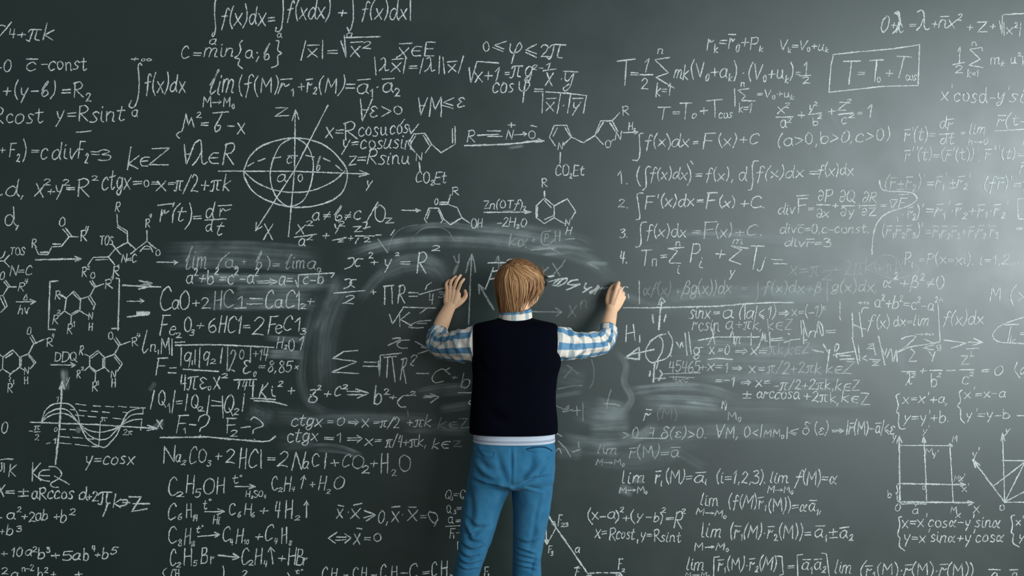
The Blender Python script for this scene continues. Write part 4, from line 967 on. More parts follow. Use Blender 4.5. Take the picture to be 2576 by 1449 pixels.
t 166 176 964 24 y ; t 141 149 1011 14 1 ; t 136 145 1086 11 0 ; t 253 268 1060 14 π ; t 310 334 1094 14 2π ; t 86 101 1081 15 π ; P 74 1084 82 1085 ; P 86 1087 101 1086 ; t 87 99 1108 16 2 ; w1.5 t 394 409 1078 20 X ; w1 P 118 1116 126 1114 ; t 134 142 1116 14 1
""")

# ------------------------------------------------------------------ wiped chalk dust
def smudge(pts, width, a, soft=0.5, name='chalk_smudge', n=13):
    pts = cr([np.array(p, float) for p in pts], 10) if len(pts) > 2 else cr([np.array(pts[0], float), (np.array(pts[0], float)+np.array(pts[1]))/2, np.array(pts[1], float)], 10)
    Chalk.layer += 1
    y = -0.00025 - (smudge.k % 60)*4e-6; smudge.k += 1
    v, f, ed, st, uv = [], [], [], [], []
    m = len(pts); al = 0
    off = RND.random()*9
    for i in range(m):
        t = pts[min(i+1, m-1)]-pts[max(i-1, 0)]; t = t/(np.linalg.norm(t)+1e-9); nn = np.array([-t[1], t[0]])
        if i: al += np.linalg.norm(pts[i]-pts[i-1])*S0
        u = i/(m-1)
        e1 = min(1, u/0.25, (1-u)/0.25); e1 = e1*e1*(3-2*e1)
        for j in range(n):
            s = 2*j/(n-1)-1
            q = min(1, (1-abs(s))/soft); q = q*q*(3-2*q)
            p = P(*(pts[i]+nn*s*width/2))
            v.append((p.x, y, p.z)); ed.append(e1*q); st.append(a); uv.append((al+off, s*width*S0/2+off))
    for i in range(m-1):
        for j in range(n-1):
            k = i*n+j; f.append((k, k+1, k+n+1, k+n))
    me = bpy.data.meshes.new(name); me.from_pydata(v, [], f)
    for nm, dat in (('edge', ed), ('strength', st)):
        at = me.attributes.new(nm, 'FLOAT', 'POINT'); at.data.foreach_set('value', dat)
    L = me.uv_layers.new(name='UVMap')
    for lp in me.loops: L.data[lp.index].uv = uv[lp.vertex_index]
    return link(name, me, M_SMEAR, BOARD, False)
smudge.k = 0
for pts, w, a, *so in [
    ([(1640, 765), (1900, 755), (2160, 750)], 110, .15, .9), ([(1640, 890), (1900, 890), (2180, 905)], 170, .16, .9), ([(1850, 640), (2050, 650), (2270, 660)], 110, .13, .9),
    ([(1560, 640), (1750, 605), (1960, 640)], 90, .13, .9), ([(1600, 1010), (1800, 1020), (2050, 1030)], 90, .14, .9), ([(1440, 1030), (1520, 1050), (1590, 1030)], 110, .16, .9),
    ([(1880, 470), (2060, 440), (2200, 480)], 160, .07, .9), ([(620, 1040), (800, 1050), (1050, 1060)], 70, .10, .9),
    ([(2090, 935), (2230, 880), (2290, 840)], 40, .18, .9), ([(1720, 955), (1900, 950), (2060, 960)], 30, .25), ([(1690, 870), (1800, 862), (1960, 880)], 26, .25),
    ([(400, 645), (600, 640), (820, 655)], 74, .26, .25), ([(460, 704), (660, 706), (880, 708)], 40, .42, .3),
    ([(500, 755), (650, 757), (800, 752)], 54, .30, .4), ([(640, 772), (720, 768), (800, 776)], 20, .3),
    ([(660, 850), (770, 856)], 20, .3), ([(665, 890), (770, 893)], 26, .5, .3), ([(590, 735), (640, 728), (860, 722)], 26, .3),
    ([(812, 715), (786, 790), (764, 880), (758, 960), (778, 1010), (830, 1042), (930, 1052)], 34, .22, .9),
    ([(880, 700), (835, 780), (815, 880), (820, 1010)], 90, .2, .9), ([(850, 690), (830, 760), (790, 850)], 40, .24),
    ([(850, 650), (960, 618), (1120, 606), (1290, 616), (1470, 650), (1560, 720)], 46, .34, .8),
    ([(870, 640), (1000, 606), (1150, 602), (1300, 612)], 18, .4), ([(1000, 585), (1100, 566), (1230, 578), (1330, 590), (1420, 612)], 20, .30),
    ([(1130, 590), (1280, 585), (1420, 600), (1500, 630)], 60, .26), ([(940, 690), (1040, 660), (1140, 690)], 70, .22),
    ([(900, 760), (960, 690), (1050, 640)], 34, .24), ([(1060, 640), (1110, 680), (1150, 740)], 40, .15),
    ([(1300, 628), (1400, 620), (1500, 630)], 12, .45), ([(1360, 640), (1440, 636)], 10, .4), ([(1470, 662), (1535, 664)], 14, .5), ([(1475, 660), (1510, 678)], 8, .5),
    ([(1560, 990), (1680, 972), (1780, 978), (1860, 1005)], 30, .42), ([(1580, 975), (1700, 968), (1760, 972)], 10, .6),
    ([(1610, 1000), (1720, 1000), (1830, 1010)], 16, .5), ([(1640, 1022), (1740, 1026), (1840, 1032)], 14, .6), ([(1720, 1010), (1815, 1022)], 12, .6), ([(1600, 1010), (1700, 1020), (1800, 1030)], 60, .2),
    ([(1545, 880), (1575, 915), (1570, 960), (1588, 1005), (1560, 1045)], 22, .42), ([(1500, 1040), (1560, 1045), (1590, 1000)], 26, .3),
    ([(1475, 1062), (1590, 1060)], 80, .40, .25), ([(1490, 1010), (1580, 1030)], 40, .3), ([(1400, 1098), (1500, 1112), (1600, 1100), (1660, 1060)], 34, .36),
    ([(1400, 1120), (1600, 1130), (1800, 1100)], 60, .15), ([(1600, 1090), (1800, 1085), (2000, 1085)], 50, .25),
    ([(1680, 900), (1860, 905), (2080, 900)], 56, .24), ([(1800, 935), (1980, 940), (2180, 945)], 46, .30), ([(1900, 975), (2050, 985), (2200, 990)], 40, .22), ([(1990, 1010), (2100, 1012), (2200, 1010)], 40, .28),
    ([(1880, 890), (2080, 875)], 30, .3), ([(1640, 770), (1750, 740), (2000, 740), (2120, 740)], 54, .22), ([(1900, 735), (2040, 733), (2130, 738)], 44, .3),
    ([(1820, 590), (1960, 600), (2080, 620)], 40, .22), ([(1880, 560), (1940, 550), (2040, 620)], 80, .1), ([(2020, 270), (2080, 310), (2110, 380)], 120, .12), ([(1900, 700), (2100, 690), (2300, 690)], 70, .12),
    ([(1690, 590), (1800, 588), (1950, 600)], 14, .4), ([(2180, 265), (2200, 330)], 70, .12), ([(2265, 960), (2270, 860), (2290, 820)], 26, .2),
    ([(700, 1065), (860, 1052), (1000, 1050), (1120, 1050)], 30, .24), ([(690, 1115), (800, 1105)], 60, .12), ([(770, 1118), (850, 1122), (920, 1146)], 12, .32), ([(780, 1130), (860, 1135), (905, 1150)], 16, .24),
    ([(1040, 985), (1110, 972), (1180, 968)], 16, .35), ([(1050, 1000), (1130, 985), (1185, 985)], 30, .2), ([(1100, 1030), (1190, 1018)], 28, .22), ([(1000, 1075), (1190, 1080)], 40, .18), ([(620, 1030), (690, 1060)], 60, .12),
    ([(1555, 1225), (1595, 1240)], 34, .5), ([(1590, 1205), (1620, 1210)], 24, .35), ([(160, 925), (166, 985)], 24, .5), ([(190, 1078), (204, 1086)], 18, .55), ([(385, 1080), (412, 1060)], 22, .4), ([(375, 985), (392, 960)], 16, .3),
    ([(1480, 1150), (1620, 1160), (1720, 1130)], 60, .18), ([(1690, 1130), (1780, 1180)], 30, .14), ([(1495, 1125), (1560, 1120)], 24, .35), ([(1398, 1135), (1470, 1140)], 44, .22), ([(1400, 945), (1480, 960)], 60, .10),
    ([(1500, 735), (1560, 740), (1640, 770), (1740, 790)], 30, .16), ([(1380, 1000), (1470, 985)], 14, .22), ([(1260, 533), (1300, 531)], 8, .5), ([(1890, 1320), (2100, 1310)], 60, .05),
    ([(1130, 560), (1160, 562)], 10, .4), ([(1275, 373), (1320, 366)], 10, .4), ([(470, 660), (500, 640), (540, 615)], 30, .12), ([(2000, 1060), (2200, 1070)], 60, .1)]:
    smudge(pts, w, a*0.95, so[0] if so else 0.6)
# thin compass arcs left in the dust
arc = Chalk()
arc.stroke([(975, 635), (985, 600), (1010, 575), (1050, 565)], True, 2.6, .28)
arc.stroke([(1045, 590), (1065, 575), (1095, 571), (1125, 580), (1143, 605)], True, 2.6, .28)
arc.stroke([(1488, 905), (1494, 930), (1492, 960), (1484, 975)], True, 4, .18)
arc.stroke([(1405, 978), (1440, 971), (1465, 970)], True, 4, .22)
arc.stroke([(1395, 1020), (1425, 1030), (1430, 1020), (1416, 1036), (1440, 1030)], True, 4, .35)
arc.stroke([(1440, 1034), (1460, 1032)], False, 4, .4); arc.stroke([(1451, 1022), (1452, 1044)], False, 4, .4)
arc.stroke([(1466, 1014), (1467, 1058)], False, 4, .3)
arc.stroke([(1520, 1015), (1545, 1017), (1560, 1021)], True, 4.5, .55); arc.stroke([(1537, 980), (1528, 1010), (1527, 1026)], True, 4, .4)
arc.stroke([(1420, 950), (1440, 925), (1425, 918), (1455, 940)], False, 4, .2)
arc.stroke([(1397, 1088), (1412, 1097)], False, 4, .5)
arc.stroke([(1405, 1110), (1420, 1125), (1435, 1148)], False, 4.5, .5); arc.stroke([(1398, 1135), (1406, 1128), (1412, 1140)], True, 4, .5)
arc.stroke([(1440, 1137), (1460, 1130)], False, 4, .5); arc.stroke([(1455, 1112), (1456, 1125)], False, 4, .5)
arc.build('chalk_scribble', 'faint half wiped arcs and letters around the person')

# ------------------------------------------------------------------ the person
Y0 = -0.42                                          # depth of the torso
PERSON = bpy.data.objects.new('person', None); COL.objects.link(PERSON)
PERSON.location = P(1288, 1712, Y0); PERSON.location.z = 0
tag(PERSON, 'blond person in black vest, plaid shirt and blue trousers writing on the chalkboard', 'person')

# head frame: turned to the right, towards the writing hand
th = math.radians(30)
F = Vector((math.sin(th), math.cos(th), 0.03)).normalized()
R = Vector((math.cos(th), -math.sin(th), 0)).normalized()
U = R.cross(F).normalized()
HC = P(1309, 711, -0.36)
def hd(r, f, u): return HC + R*r + F*f + U*u

bm = bmesh.new()
# head
ball(bm, hd(0, -0.012, 0.012), (R*.074, F*.088, U*.080), 28)
ball(bm, hd(0, 0.030, -0.035), (R*.062, F*.062, U*.075), 24)
ball(bm, hd(0, 0.052, -0.082), (R*.036, F*.034, U*.026), 20)
for s in (-1, 1):
    ball(bm, hd(s*.047, 0.014, -0.060), (R*.021, F*.044, U*.032), 16)      # jaw
    ball(bm, hd(s*.042, 0.058, -0.032), (R*.024, F*.026, U*.022), 16)      # cheek
    sweep(bm, [hd(s*.014, .090, .022), hd(s*.035, .086, .027), hd(s*.055, .066, .020)], [.008, .009, .008], U, 12)
    ear = bmesh.new
    sweep(bm, [hd(s*.072, -.006, .014), hd(s*.081, -.016, .016), hd(s*.083, -.024, .000), hd(s*.078, -.014, -.022), hd(s*.070, -.002, -.030)], [.006, .007, .007, .007, .006], R, 12)
    ball(bm, hd(s*.074, -.010, -.006), (R*.006, F*.014, U*.022), 12)
sweep(bm, [hd(0, .082, .012), hd(0, .096, -.010), hd(0, .104, -.026), hd(0, .090, -.034)], [.008, .009, .012, .008], R, 14)
for s in (-1, 1): ball(bm, hd(s*.011, .090, -.029), (R*.008, F*.009, U*.007), 12)
sweep(bm, [hd(-.022, .072, -.056), hd(0, .084, -.053), hd(.022, .072, -.056)], [.004, .006, .004], U, 12)
sweep(bm, [hd(-.018, .073, -.063), hd(0, .083, -.064), hd(.018, .073, -.063)], [.004, .0065, .004], U, 12)
# neck, trunk, hidden legs
NECK = P(1297, 800, -0.40)
sweep(bm, [HC+Vector((0, -.005, -.03)), P(1300, 775, -.385), P(1297, 812, -.40), P(1296, 850, -.41)], [.056, .054, .058, .075], (0, 1, 0), 28)
stack(bm, [(1225, 1365, 822, Y0, .05), (1200, 1390, 850, Y0, .085), (1202, 1392, 920, Y0, .095), (1206, 1382, 1000, Y0, .09), (1200, 1386, 1090, Y0, .09), (1196, 1384, 1160, Y0-.005, .10), (1190, 1384, 1215, Y0, .085)], 40)
for xs in ((1232, 1215, 1195, 1170, 1140, 1136), (1338, 1338, 1333, 1326, 1324, 1326)):
    sweep(bm, [P(xs[0], 1200, Y0), P(xs[1], 1290, Y0), P(xs[2], 1390, Y0), P(xs[3], 1470, Y0), P(xs[4], 1660, Y0+.02), P(xs[5], 1690, Y0+.03)], [.066, .058, .042, .038, .034, .033], (0, 1, 0), 20)
# left arm and flat left hand
def arm(pts, rad): sweep(bm, pts, rad, (0, 1, 0), 22)
LE = P(1099, 868, -.232); LW = P(1131, 772, -.052)
arm([P(1215, 858, Y0), P(1165, 866, -.37), LE], [.050, .040, .032])
arm([LE, P(1101, 845, -.19), P(1113, 810, -.125), P(1125, 784, -.072), LW], [(.032, .032), (.034, .033), (.0335, .031), (.029, .026), (.0275, .022)])
def finger(pts, rads): sweep(bm, pts, rads, (0, 1, 0), 14, 4)
def H_(l): return [P(x, y, d) for x, y, d in l]
for w0, kn in (((1125, 781), (1124.5, 732)), ((1128, 781), (1132, 731)), ((1131, 780), (1140.5, 731)), ((1135, 779), (1151, 733))):
    finger(H_([(w0[0], w0[1], -.056), ((w0[0]*.45+kn[0]*.55) + (1.5 if kn[0] > 1140 else -1.5 if kn[0] < 1130 else 0), (w0[1]*.45+kn[1]*.55), -.043), (kn[0], kn[1], -.035)]), [.0100, .0140, .0098])
finger(H_([(1124, 730, -.033), (1122.6, 716.5, -.034), (1126.2, 708.5, -.022), (1132.5, 704.5, -.010)]), [.0080, .0072, .0066, .0056])
finger(H_([(1131.5, 729, -.035), (1134.2, 710.5, -.036), (1140, 702, -.023), (1147, 695.5, -.010)]), [.0083, .0077, .0071, .0060])
finger(H_([(1140.5, 729, -.036), (1147.6, 709, -.038), (1153, 700, -.024), (1158.4, 692.8, -.010)]), [.0084, .0081, .0075, .0064])
finger(H_([(1151.5, 731, -.034), (1158.6, 713.5, -.036), (1163.5, 706.5, -.022), (1167, 702.3, -.010)]), [.0084, .0079, .0073, .0062])
finger(H_([(1140, 770, -.040), (1153, 762, -.034), (1165, 753.5, -.026), (1171.5, 743.5, -.022), (1169.6, 731.5, -.012)]), [.017, .0165, .0120, .0100, .0072])
finger(H_([(1146, 765, -.04), (1151, 752, -.036), (1154, 740, -.034)]), [.013, .013, .010])
# right arm and writing hand
RE = P(1520, 862, -.262); RW = P(1539, 774, -.112)
arm([P(1376, 858, Y0), P(1430, 866, -.38), P(1478, 867, -.32), RE], [.050, .040, .036, .032])
arm([RE, P(1526, 845, -.230), P(1531, 812, -.172), P(1537, 788, -.130), RW], [(.032, .032), (.034, .033), (.0325, .030), (.0275, .025), (.0255, .021)])
KN = [((1536, 786), (1551, 727), -.105), ((1538, 787), (1558, 732.5), -.108), ((1541, 788), (1564, 740), -.104), ((1543, 788), (1568.5, 748.5), -.096)]
for w0, kn, d in KN:
    finger(H_([(w0[0], w0[1], -.122), (w0[0]*.5+kn[0]*.5, w0[1]*.5+kn[1]*.5, d-.007), (kn[0], kn[1], d+.008)]), [.0110, .0150, .0110])
finger(H_([(1551, 728, -.096), (1553.5, 718, -.078), (1555.8, 711.5, -.052), (1552.5, 712, -.030)]), [.0115, .0105, .0092, .0072])      # index, out towards the board
finger(H_([(1558, 733, -.099), (1561, 727, -.070), (1556, 722, -.040), (1551, 724, -.030)]), [.0112, .0098, .0086, .0072])
finger(H_([(1564, 740.5, -.096), (1567, 737, -.066), (1561, 735, -.040), (1554, 738, -.046)]), [.0108, .0094, .0084, .0070])
finger(H_([(1568.5, 749, -.088), (1570, 748, -.062), (1564, 747, -.042), (1557, 749, -.052)]), [.0100, .0085, .0076, .0064])
finger(H_([(1533, 770, -.100), (1530.5, 755, -.088), (1533, 738, -.074), (1538, 724, -.056), (1545.5, 716.5, -.036)]), [.0150, .0150, .0118, .0098, .0076])   # thumb
finger(H_([(1540, 760, -.10), (1541, 746, -.092), (1543, 735, -.086)]), [.014, .013, .010])
BODY = fuse('body', bm, 0.0017, 4, M_SKIN, PERSON)

for s in (-1, 1):
    e = bmesh.new(); ball(e, hd(s*.031, .076, .004), (R*.012, F*.012, U*.012), 16)
    bm_obj('eye', e, M_EYE, PERSON)

# ---- hair: a cap of the same cut under a few hundred combed locks
WH = (Vector((0.04, -0.74, 0.67))).normalized()
HE = ((0, .040), (.6, .030), (.85, -.018), (1.05, -.038), (1.57, -.066), (1.9, -.100), (2.2, -.122), (2.5, -.138), (3.5, -.162))
def hair_end(a):                                  # a = 0 towards the face, pi at the nape
    a = math.atan2(math.sin(a), math.cos(a))
    a = a if a >= 0 else min(-a+.35, 3.3)
    for (p, u), (q, v) in zip(HE, HE[1:]):
        if a <= q: return u + (v-u)*(a-p)/(q-p)
    return HE[-1][1]
def hair_pt(a, t, k=1.0, ze=None, sway=0.0, tk=.30, ph=None):
    ze = hair_end(a) if ze is None else ze
    rx, ry, rz = .092, .108, .096
    d = Vector((math.sin(a), math.cos(a), 0.0))
    if t < 0.62:
        q = t/0.62
        v = (WH*(1-q) + d*q)
        v = v.normalized()
        p = Vector((v.x*rx, v.y*ry - .012, v.z*rz + .010))
    else:
        q = (t-0.62)/0.38
        tuck = 1 - tk*q*q*max(0, -ze/.140)
        p = Vector((d.x*rx*tuck, d.y*ry*tuck - .012, 0.010 + (ze-0.010)*q))
        back = max(0, min(1, (-d.y+.15)/.5))*min(1, max(0, -ze)/.10)
        w_ = min(.6, back*(tk+.16)*q**1.6)
        p.x += (0.004-p.x)*w_; p.y += (-.130-p.y)*w_
    c = Vector((0, -.012, 0.0))
    p = c + (p-c)*k
    wv = 0 if ph is None else .0032*math.sin(t*7+ph)*t
    return hd(p.x + sway*t*t + wv, p.y + wv*.5, p.z)
bm = bmesh.new()
L_uv = bm.loops.layers.uv.verify()
rows = [[hair_pt(2*math.pi*j/72, i/26, .955) for j in range(72)] for i in range(1, 27)]
inner = [[hair_pt(2*math.pi*j/72, i/26, .80) for j in range(72)] for i in (26, 20, 12)]
rings_to_bm(bm, [[hair_pt(0, 0, .955) + (p-hair_pt(0, 0, .955))*0.2 for p in rows[0]]] + rows + inner, True)
ncap = len(bm.verts)
lock = [0.25]*ncap
rh = random.Random(3)
for n_ in range(1500):
    a = rh.uniform(0, 2*math.pi)
    t0 = rh.choice((0.02, 0.05, 0.1, 0.2, 0.32, 0.42))
    t0 *= rh.uniform(.7, 1.2)
    ze = hair_end(a) + rh.uniform(-.018, .036)
    if 2.5 < a < 4.1: ze -= .026*rh.random()**2
    if math.cos(a) < -0.4 and rh.random() < .35: ze -= rh.uniform(.006, .026)
    da = rh.uniform(-.26, .26); sw = rh.uniform(-.018, .018)
    tk = rh.uniform(.16, .48); k0 = rh.uniform(.955, 1.0); lift = rh.uniform(-.012, .040)*(.35 if math.cos(a) > .6 else 1)
    ci = int((a+.14)/.26); ac = ci*.26 + .07*math.sin(ci*7.3); ze += .020*math.sin(ci*4.7+1) + .010*math.sin(ci*9.1)
    cl = rh.uniform(.35, .85); ph = rh.uniform(0, 6.3)
    N = 20
    pts = []
    for i in range(N):
        u = i/(N-1); t = t0 + (1-t0)*u
        pts.append(hair_pt((a + da*math.sin(u*2.2))*(1-cl*u*u) + ac*cl*u*u, t, k0 + lift*math.sin(u*math.pi), ze, sw, tk, ph))
    for _ in range(7):
        pts = [pts[0]] + [(pts[i-1]+pts[i]*2+pts[i+1])/4 for i in range(1, N-1)] + [pts[-1]]
    w = rh.uniform(.0012, .0029)*(1.5 if n_ < 160 else 1)
    rad = [(w*min(1, .35+u_*4)*(1-.82*u_**3), w*.55*min(1, .4+u_*4)*(1-.75*u_**3)) for u_ in [i/(N-1) for i in range(N)]]
    before = len(bm.verts)
    sweep(bm, pts, rad, HC-pts[N//2], 6, 1, True, False)
    side = 0.5 + 0.5*max(-1, min(1, (pts[N//2]-HC).x/.09))
    val = max(0, min(1, rh.gauss(.42, .17) + .13*math.sin(ci*5.3)*(.4+.6*rh.random()) + .10*math.sin(a-.8)))
    lock += [val]*(len(bm.verts)-before)
me = bpy.data.meshes.new('hair'); bm.to_mesh(me); bm.free()
at = me.attributes.new('lock', 'FLOAT', 'POINT'); at.data.foreach_set('value', lock)
HAIR = link('hair', me, M_HAIR, PERSON)

# ---- glasses
GL = bpy.data.objects.new('glasses', None)
bm = bmesh.new()
for s in (-1, 1):
    ring = [hd(s*(.0395+.0310*math.copysign(abs(math.cos(t))**.75, math.cos(t))), .1060-.006*abs(math.cos(t))*(1 if s*math.cos(t)*s > 0 else 0), .004+.0245*math.copysign(abs(math.sin(t))**.75, math.sin(t))) for t in [2*math.pi*i/24 for i in range(25)]]
    sweep(bm, ring, [.0040]*25, F, 8, 1)
    sweep(bm, [hd(s*.066, .103, .018), hd(s*.0755, .100, .018), hd(s*.0805, .084, .016), hd(s*.080, .03, .012), hd(s*.081, -.01, .010), hd(s*.079, -.035, -.008)], [.0052, .0054, .0044, .003, .003, .0026], U, 8, 4)
sweep(bm, [hd(-.008, .103, .008), hd(0, .106, .010), hd(.008, .103, .008)], [.0026]*3, U, 8)
bpy.data.objects.remove(GL)
GL = bm_obj('glasses', bm, M_GLASSES, PERSON); GL['label'] = 'black framed glasses'
for s in (-1, 1):
    bm = bmesh.new(); ball(bm, hd(s*.0395, .1055, .004), (R*.0295, F*.0012, U*.023), 20)
    bm_obj('lens', bm, M_LENS, GL)

# ---- shirt: trunk and hem under the vest, sleeves, cuffs, collar
bm = bmesh.new()
stack(bm, [(1194, 1393, 1111, Y0, .112), (1190.5, 1396.5, 1109, Y0, .122), (1191, 1396, 1098, Y0, .121), (1192, 1396, 1084, Y0, .118), (1196, 1392, 1040, Y0, .105)], 64, 4)
SHIRT = bm_obj('shirt', bm, M_HEM, PERSON); SHIRT['label'] = 'pale shirt hem with a thin dark stripe'
def ripple(o, amp, seed, su=30.0):
    co, no = arrays(o.data)
    from mathutils import noise as mn
    d = np.array([mn.noise(Vector((c[0]*su+c[2]*su*.7+seed, c[1]*su*.6, c[2]*su*.8-c[0]*su*.5)))*amp + mn.noise(Vector((c[0]*su*2.3, c[1]*su*2+seed, c[2]*su*2)))*amp*.35 for c in co])
    o.data.vertices.foreach_set('co', (co+no*d[:, None]).ravel()); o.data.update()
def sleeve(pts, rads, seed, folds):
    bm = bmesh.new()
    sweep(bm, pts, rads, (0.15, -1, 0.25), 56, 12, True, False)
    o = bm_obj('sleeve', bm, M_PLAID, SHIRT)
    crease(o, [(l, A*2.0, w) for l, A, w in folds], -.33, False)
    ripple(o, .0095, seed, 26)
    return o
SL = sleeve([P(1208, 864, Y0), P(1168, 868, -.375), P(1128, 873, -.30), P(1103, 871, -.248), P(1098, 857, -.222), P(1106, 838, -.188)],
            [(.082, .070), (.069, .066), (.057, .058), (.049, .052), (.045, .046), (.040, .041)], 1.0,
            [([(1135, 842), (1142, 860), (1150, 880)], .006, .007), ([(1150, 830), (1140, 850), (1145, 870)], .005, .006), ([(1128, 845), (1110, 862), (1085, 872)], .006, .008), ([(1180, 900), (1150, 895), (1120, 898)], .004, .008)])
SR = sleeve([P(1384, 864, Y0), P(1430, 869, -.38), P(1478, 868, -.318), P(1510, 864, -.272), P(1524, 852, -.250), P(1528, 836, -.218)],
            [(.082, .070), (.064, .062), (.053, .054), (.047, .048), (.043, .044), (.040, .041)], 5.0,
            [([(1420, 832), (1442, 850), (1450, 875)], .006, .007), ([(1458, 840), (1450, 858), (1436, 878), (1425, 890)], .006, .007), ([(1505, 842), (1528, 858), (1538, 872)], .006, .006), ([(1412, 900), (1440, 896), (1480, 882)], .004, .009), ([(1480, 842), (1500, 850), (1520, 870)], .005, .007)])
for pts in ([P(1096, 855, -.215), P(1100, 846, -.200), P(1107, 834, -.180)], [P(1525, 852, -.248), P(1527.5, 842, -.228), P(1529, 828, -.203)]):
    bm = bmesh.new()
    sweep(bm, pts, [(.0425, .043), (.0435, .044), (.0425, .043)], (0.15, -1, 0.25), 40, 4, False, False)
    o = bm_obj('cuff', bm, M_PLAID, SHIRT)
    s = o.modifiers.new('thickness', 'SOLIDIFY'); s.thickness = .004; s.offset = -1
    ripple(o, .0022, 9.0, 40)
# collar: standing band that folds down
bm = bmesh.new()
rings = []
for k, (dr, dz) in enumerate(((.060, -.012), (.0605, .012), (.0605, .034), (.0625, .0385), (.0660, .034), (.0690, .014), (.0705, -.008))):
    r = []
    for j in range(56):
        t = 2*math.pi*j/56
        lift = .006*math.sin(t) + .007*math.cos(t)
        r.append(Vector((P(1297, 803, -.40).x + dr*math.cos(t)*1.0, -.398 + dr*1.02*math.sin(t), P(1297, 803, -.40).z + dz + lift*(1 if dz > .02 else .4))))
    rings.append(r)
rings_to_bm(bm, rings, False)
lay = bm.loops.layers.uv.verify()
for f in bm.faces:
    for lp in f.loops: lp[lay].uv = (lp[lay].uv.y, lp[lay].uv.x + .012)
bm_obj('collar', bm, M_PLAID, SHIRT)

# ---- vest
bm = bmesh.new()
stack(bm, [(1187, 1398, 1085, Y0, .118), (1182, 1402, 1087, Y0, .128), (1181, 1403, 1082, Y0, .130), (1181.5, 1402.5, 1055, Y0, .130), (1185, 1398, 1005, Y0, .127), (1189, 1402, 950, Y0, .128),
           (1187, 1411, 914, Y0, .130), (1187, 1408, 880, Y0, .128), (1187, 1406, 850, Y0, .120), (1188, 1405, 832, Y0, .104), (1191, 1402, 820, Y0, .086), (1200, 1394, 813.5, Y0, .074),
           (1222, 1372, 808.5, Y0+.002, .070), (1242, 1352, 804, Y0+.01, .069), (1252, 1342, 801, Y0+.016, .070), (1256, 1338, 799, Y0+.02, .069)], 96, 7, 2.5)
VEST = bm_obj('vest', bm, M_VEST, PERSON); VEST['label'] = 'black knitted sleeveless vest'
crease(VEST, [([(1215, 1010), (1260, 1050), (1330, 1045), (1385, 1000)], .006, .02), ([(1225, 1040), (1290, 1068), (1370, 1040)], .005, .016), ([(1300, 1075), (1360, 1050), (1398, 1010)], .006, .014), ([(1195, 900), (1215, 930), (1240, 950)], .004, .016), ([(1400, 900), (1380, 930), (1350, 950)], .004, .016)], -.54)
co, no = arrays(VEST.data)                                    # the neckline dips at the nape
xc = P(1297, 806, -.45).x; zt = P(1297, 822, -.45).z
for c in co:
    if c[2] > zt and c[1] < -.41: c[2] -= .012*max(0, 1-((c[0]-xc)/.085)**2)*min(1, (c[2]-zt)/.012)*min(1, (-.41-c[1])/.04)
VEST.data.vertices.foreach_set('co', co.ravel()); VEST.data.update()
bm = bmesh.new()
loop = [Vector((P(1297, 806, -.40).x + .0715*math.cos(t), -.399 + .0725*math.sin(t), P(1297, 803, -.40).z + .0005 - .010*max(0, -math.sin(t)))) for t in [2*math.pi*i/48 for i in range(49)]]
sweep(bm, loop, [(.0022, .0022)]*49, (0, 0, 1), 8, 1, False, False)
bm_obj('neck_edge', bm, M_LILAC, VEST)['label'] = 'pale thin neck edge'

# ---- trousers
bm = bmesh.new()
stack(bm, [(1194, 1393, 1103, Y0, .108), (1191, 1395, 1112, Y0, .116), (1187, 1397, 1143, Y0-.006, .128), (1182, 1395.5, 1185, Y0-.012, .134), (1177, 1392, 1212, Y0-.008, .122), (1190, 1380, 1224, Y0, .09)], 72, 6, 2.5)
LL = [(1176, 1286, 1205), (1172, 1284, 1233), (1165, 1268, 1264), (1160, 1255, 1302), (1155, 1239, 1355), (1148, 1220, 1404), (1139, 1206, 1449), (1131, 1194, 1500), (1117, 1178, 1580), (1106, 1166, 1660), (1102, 1163, 1698)]
RL = [(1289, 1392, 1205), (1288, 1389, 1241), (1291, 1384, 1279), (1290, 1374, 1336), (1290.5, 1366, 1378), (1290, 1361, 1412), (1288.5, 1362, 1449), (1290, 1358, 1500), (1292, 1354, 1580), (1293, 1353, 1660), (1294, 1354, 1698)]
dep = [.112, .105, .096, .088, .078, .070, .066, .066, .062, .058, .058]
for legs in (LL, RL):
    stack(bm, [(l, r, y, Y0 + (.0 if i < 6 else .01), d) for i, ((l, r, y), d) in enumerate(zip(legs, dep))], 44, 5, 2.2)
TR = fuse('trousers', bm, 0.0042, 5, M_JEAN, PERSON); TR['label'] = 'blue cotton trousers'
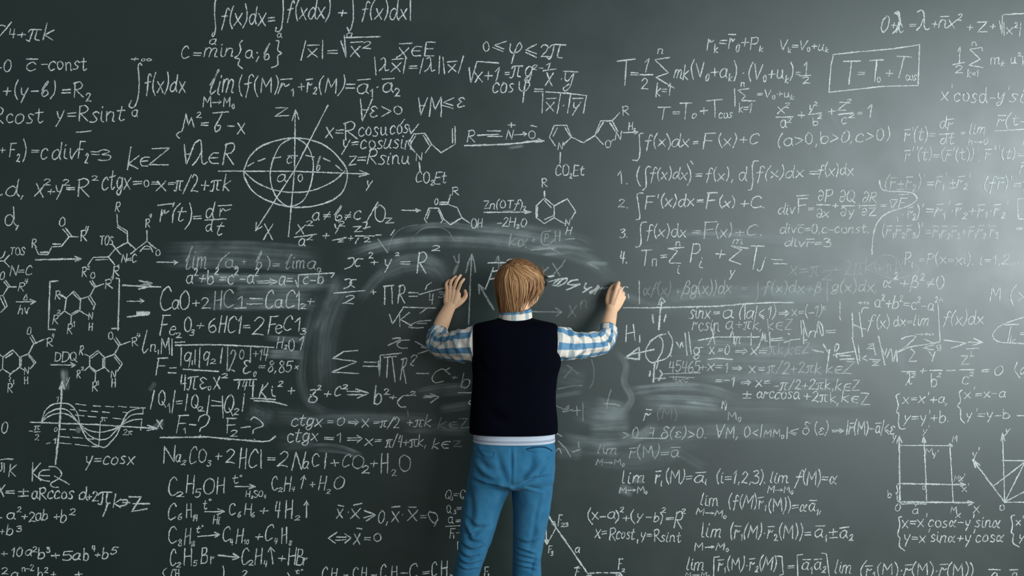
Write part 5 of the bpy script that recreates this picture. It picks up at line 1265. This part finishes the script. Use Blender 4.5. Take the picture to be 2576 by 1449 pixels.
folds = [([(1286, 1125), (1287, 1165), (1286, 1218)], .0024, .006),
    ([(1189, 1212), (1222, 1221), (1250, 1226), (1276, 1232)], .009, .010), ([(1190, 1178), (1215, 1200), (1245, 1212)], .006, .012), ([(1250, 1140), (1262, 1180), (1280, 1216)], .003, .014),
    ([(1292, 1222), (1335, 1204), (1362, 1182), (1378, 1160)], .008, .010), ([(1318, 1212), (1345, 1204), (1378, 1200)], .006, .008), ([(1318, 1228), (1340, 1234), (1366, 1242)], -.003, .006),
    ([(1276, 1236), (1262, 1270), (1240, 1320)], .005, .014), ([(1180, 1240), (1186, 1290), (1180, 1330)], .004, .014), ([(1170, 1340), (1185, 1352), (1215, 1335)], .006, .009), ([(1164, 1330), (1180, 1365), (1205, 1372)], .006, .010),
    ([(1158, 1380), (1185, 1392), (1215, 1385)], .006, .008), ([(1152, 1400), (1175, 1412), (1200, 1408)], .006, .007), ([(1148, 1420), (1175, 1430), (1205, 1425)], .005, .007), ([(1145, 1436), (1170, 1444), (1196, 1442)], .005, .006), ([(1170, 1310), (1195, 1330), (1225, 1330)], .004, .010),
    ([(1384, 1220), (1368, 1290), (1345, 1350)], .005, .013), ([(1360, 1250), (1345, 1320), (1338, 1380)], .004, .012), ([(1296, 1390), (1325, 1396), (1345, 1404)], .005, .006), ([(1296, 1406), (1325, 1410), (1348, 1418)], .005, .006), ([(1294, 1422), (1322, 1424), (1346, 1432)], .005, .006), ([(1292, 1436), (1320, 1438), (1345, 1446)], .005, .006), ([(1300, 1368), (1330, 1374), (1352, 1366)], .004, .008), ([(1356, 1400), (1342, 1425), (1338, 1446)], .004, .007),
    ([(1195, 1130), (1215, 1150), (1240, 1152)], .002, .006), ([(1340, 1140), (1335, 1170), (1310, 1205)], .003, .014), ([(1200, 1150), (1225, 1175), (1255, 1180)], .0035, .014)]
crease(TR, [(l, A*1.6, w) for l, A, w in folds], -.54)
ripple(TR, .0022, 3.0, 22)
bvh = BVHTree.FromPolygons([v.co for v in TR.data.vertices], [p.vertices for p in TR.data.polygons])
def on_cloth(px, py, lift=.0015):
    o = Vector((0, -CAM_D, CAM_Z)); d = (P(px, py, -.5)-o).normalized()
    hit = bvh.ray_cast(o, d)
    return (hit[0] + hit[1]*lift) if hit[0] else P(px, py, -.54)
def welt(line, r, m, label=None, flat=.5):
    bm = bmesh.new()
    pts = [Vector(q) for q in cr([tuple(on_cloth(x, y)) for x, y in line], 4)]
    sweep(bm, pts, [(r, r*flat)]*len(pts), (0, -1, 0), 8, 1, True, True)
    o = bm_obj('back_pocket', bm, m, TR)
    if label: o['label'] = label
    return o
welt([(1189, 1137), (1205, 1134), (1225, 1134.5), (1247, 1137)], .0026, M_JEAN)
welt([(1190, 1139), (1200, 1148), (1220, 1152), (1240, 1149), (1247, 1138)], .0016, M_JEAN)
welt([(1326, 1130), (1345, 1125.5), (1366, 1125), (1378, 1128), (1388, 1135)], .0030, M_JEAN_DARK, 'gaping pocket slit, its shade painted as a dark strip', .6)
welt([(1328, 1133), (1350, 1137), (1372, 1138)], .0020, M_JEAN)

# ---- shoes on the floor, below the frame
for px in (1132, 1324):
    c = P(px, 1712, Y0); x, y = c.x, Y0
    bm = bmesh.new()
    sweep(bm, [(x, y-.05, .040), (x, y, .052), (x, y+.07, .046), (x, y+.14, .032), (x, y+.185, .026)], [(.036, .040), (.040, .052), (.044, .046), (.047, .032), (.038, .024)], (0, 0, 1), 24, 5)
    for v in bm.verts: v.co.z = max(v.co.z, 0.001)
    bm_obj('shoe', bm, M_SHOE, PERSON)

# ---- the stick of chalk between thumb and index finger
bm = bmesh.new()
a = P(1547, 716, -.052); b_ = P(1541, 718, -.0025)
sweep(bm, [a, a.lerp(b_, .35), a.lerp(b_, .8), b_], [.0046, .0048, .0048, .0036], (0, 0, 1), 16, 3, True, False)
STICK = bm_obj('chalk_stick', bm, M_STICK)
tag(STICK, "short white stick of chalk held in the person's right hand against the board", 'chalk')
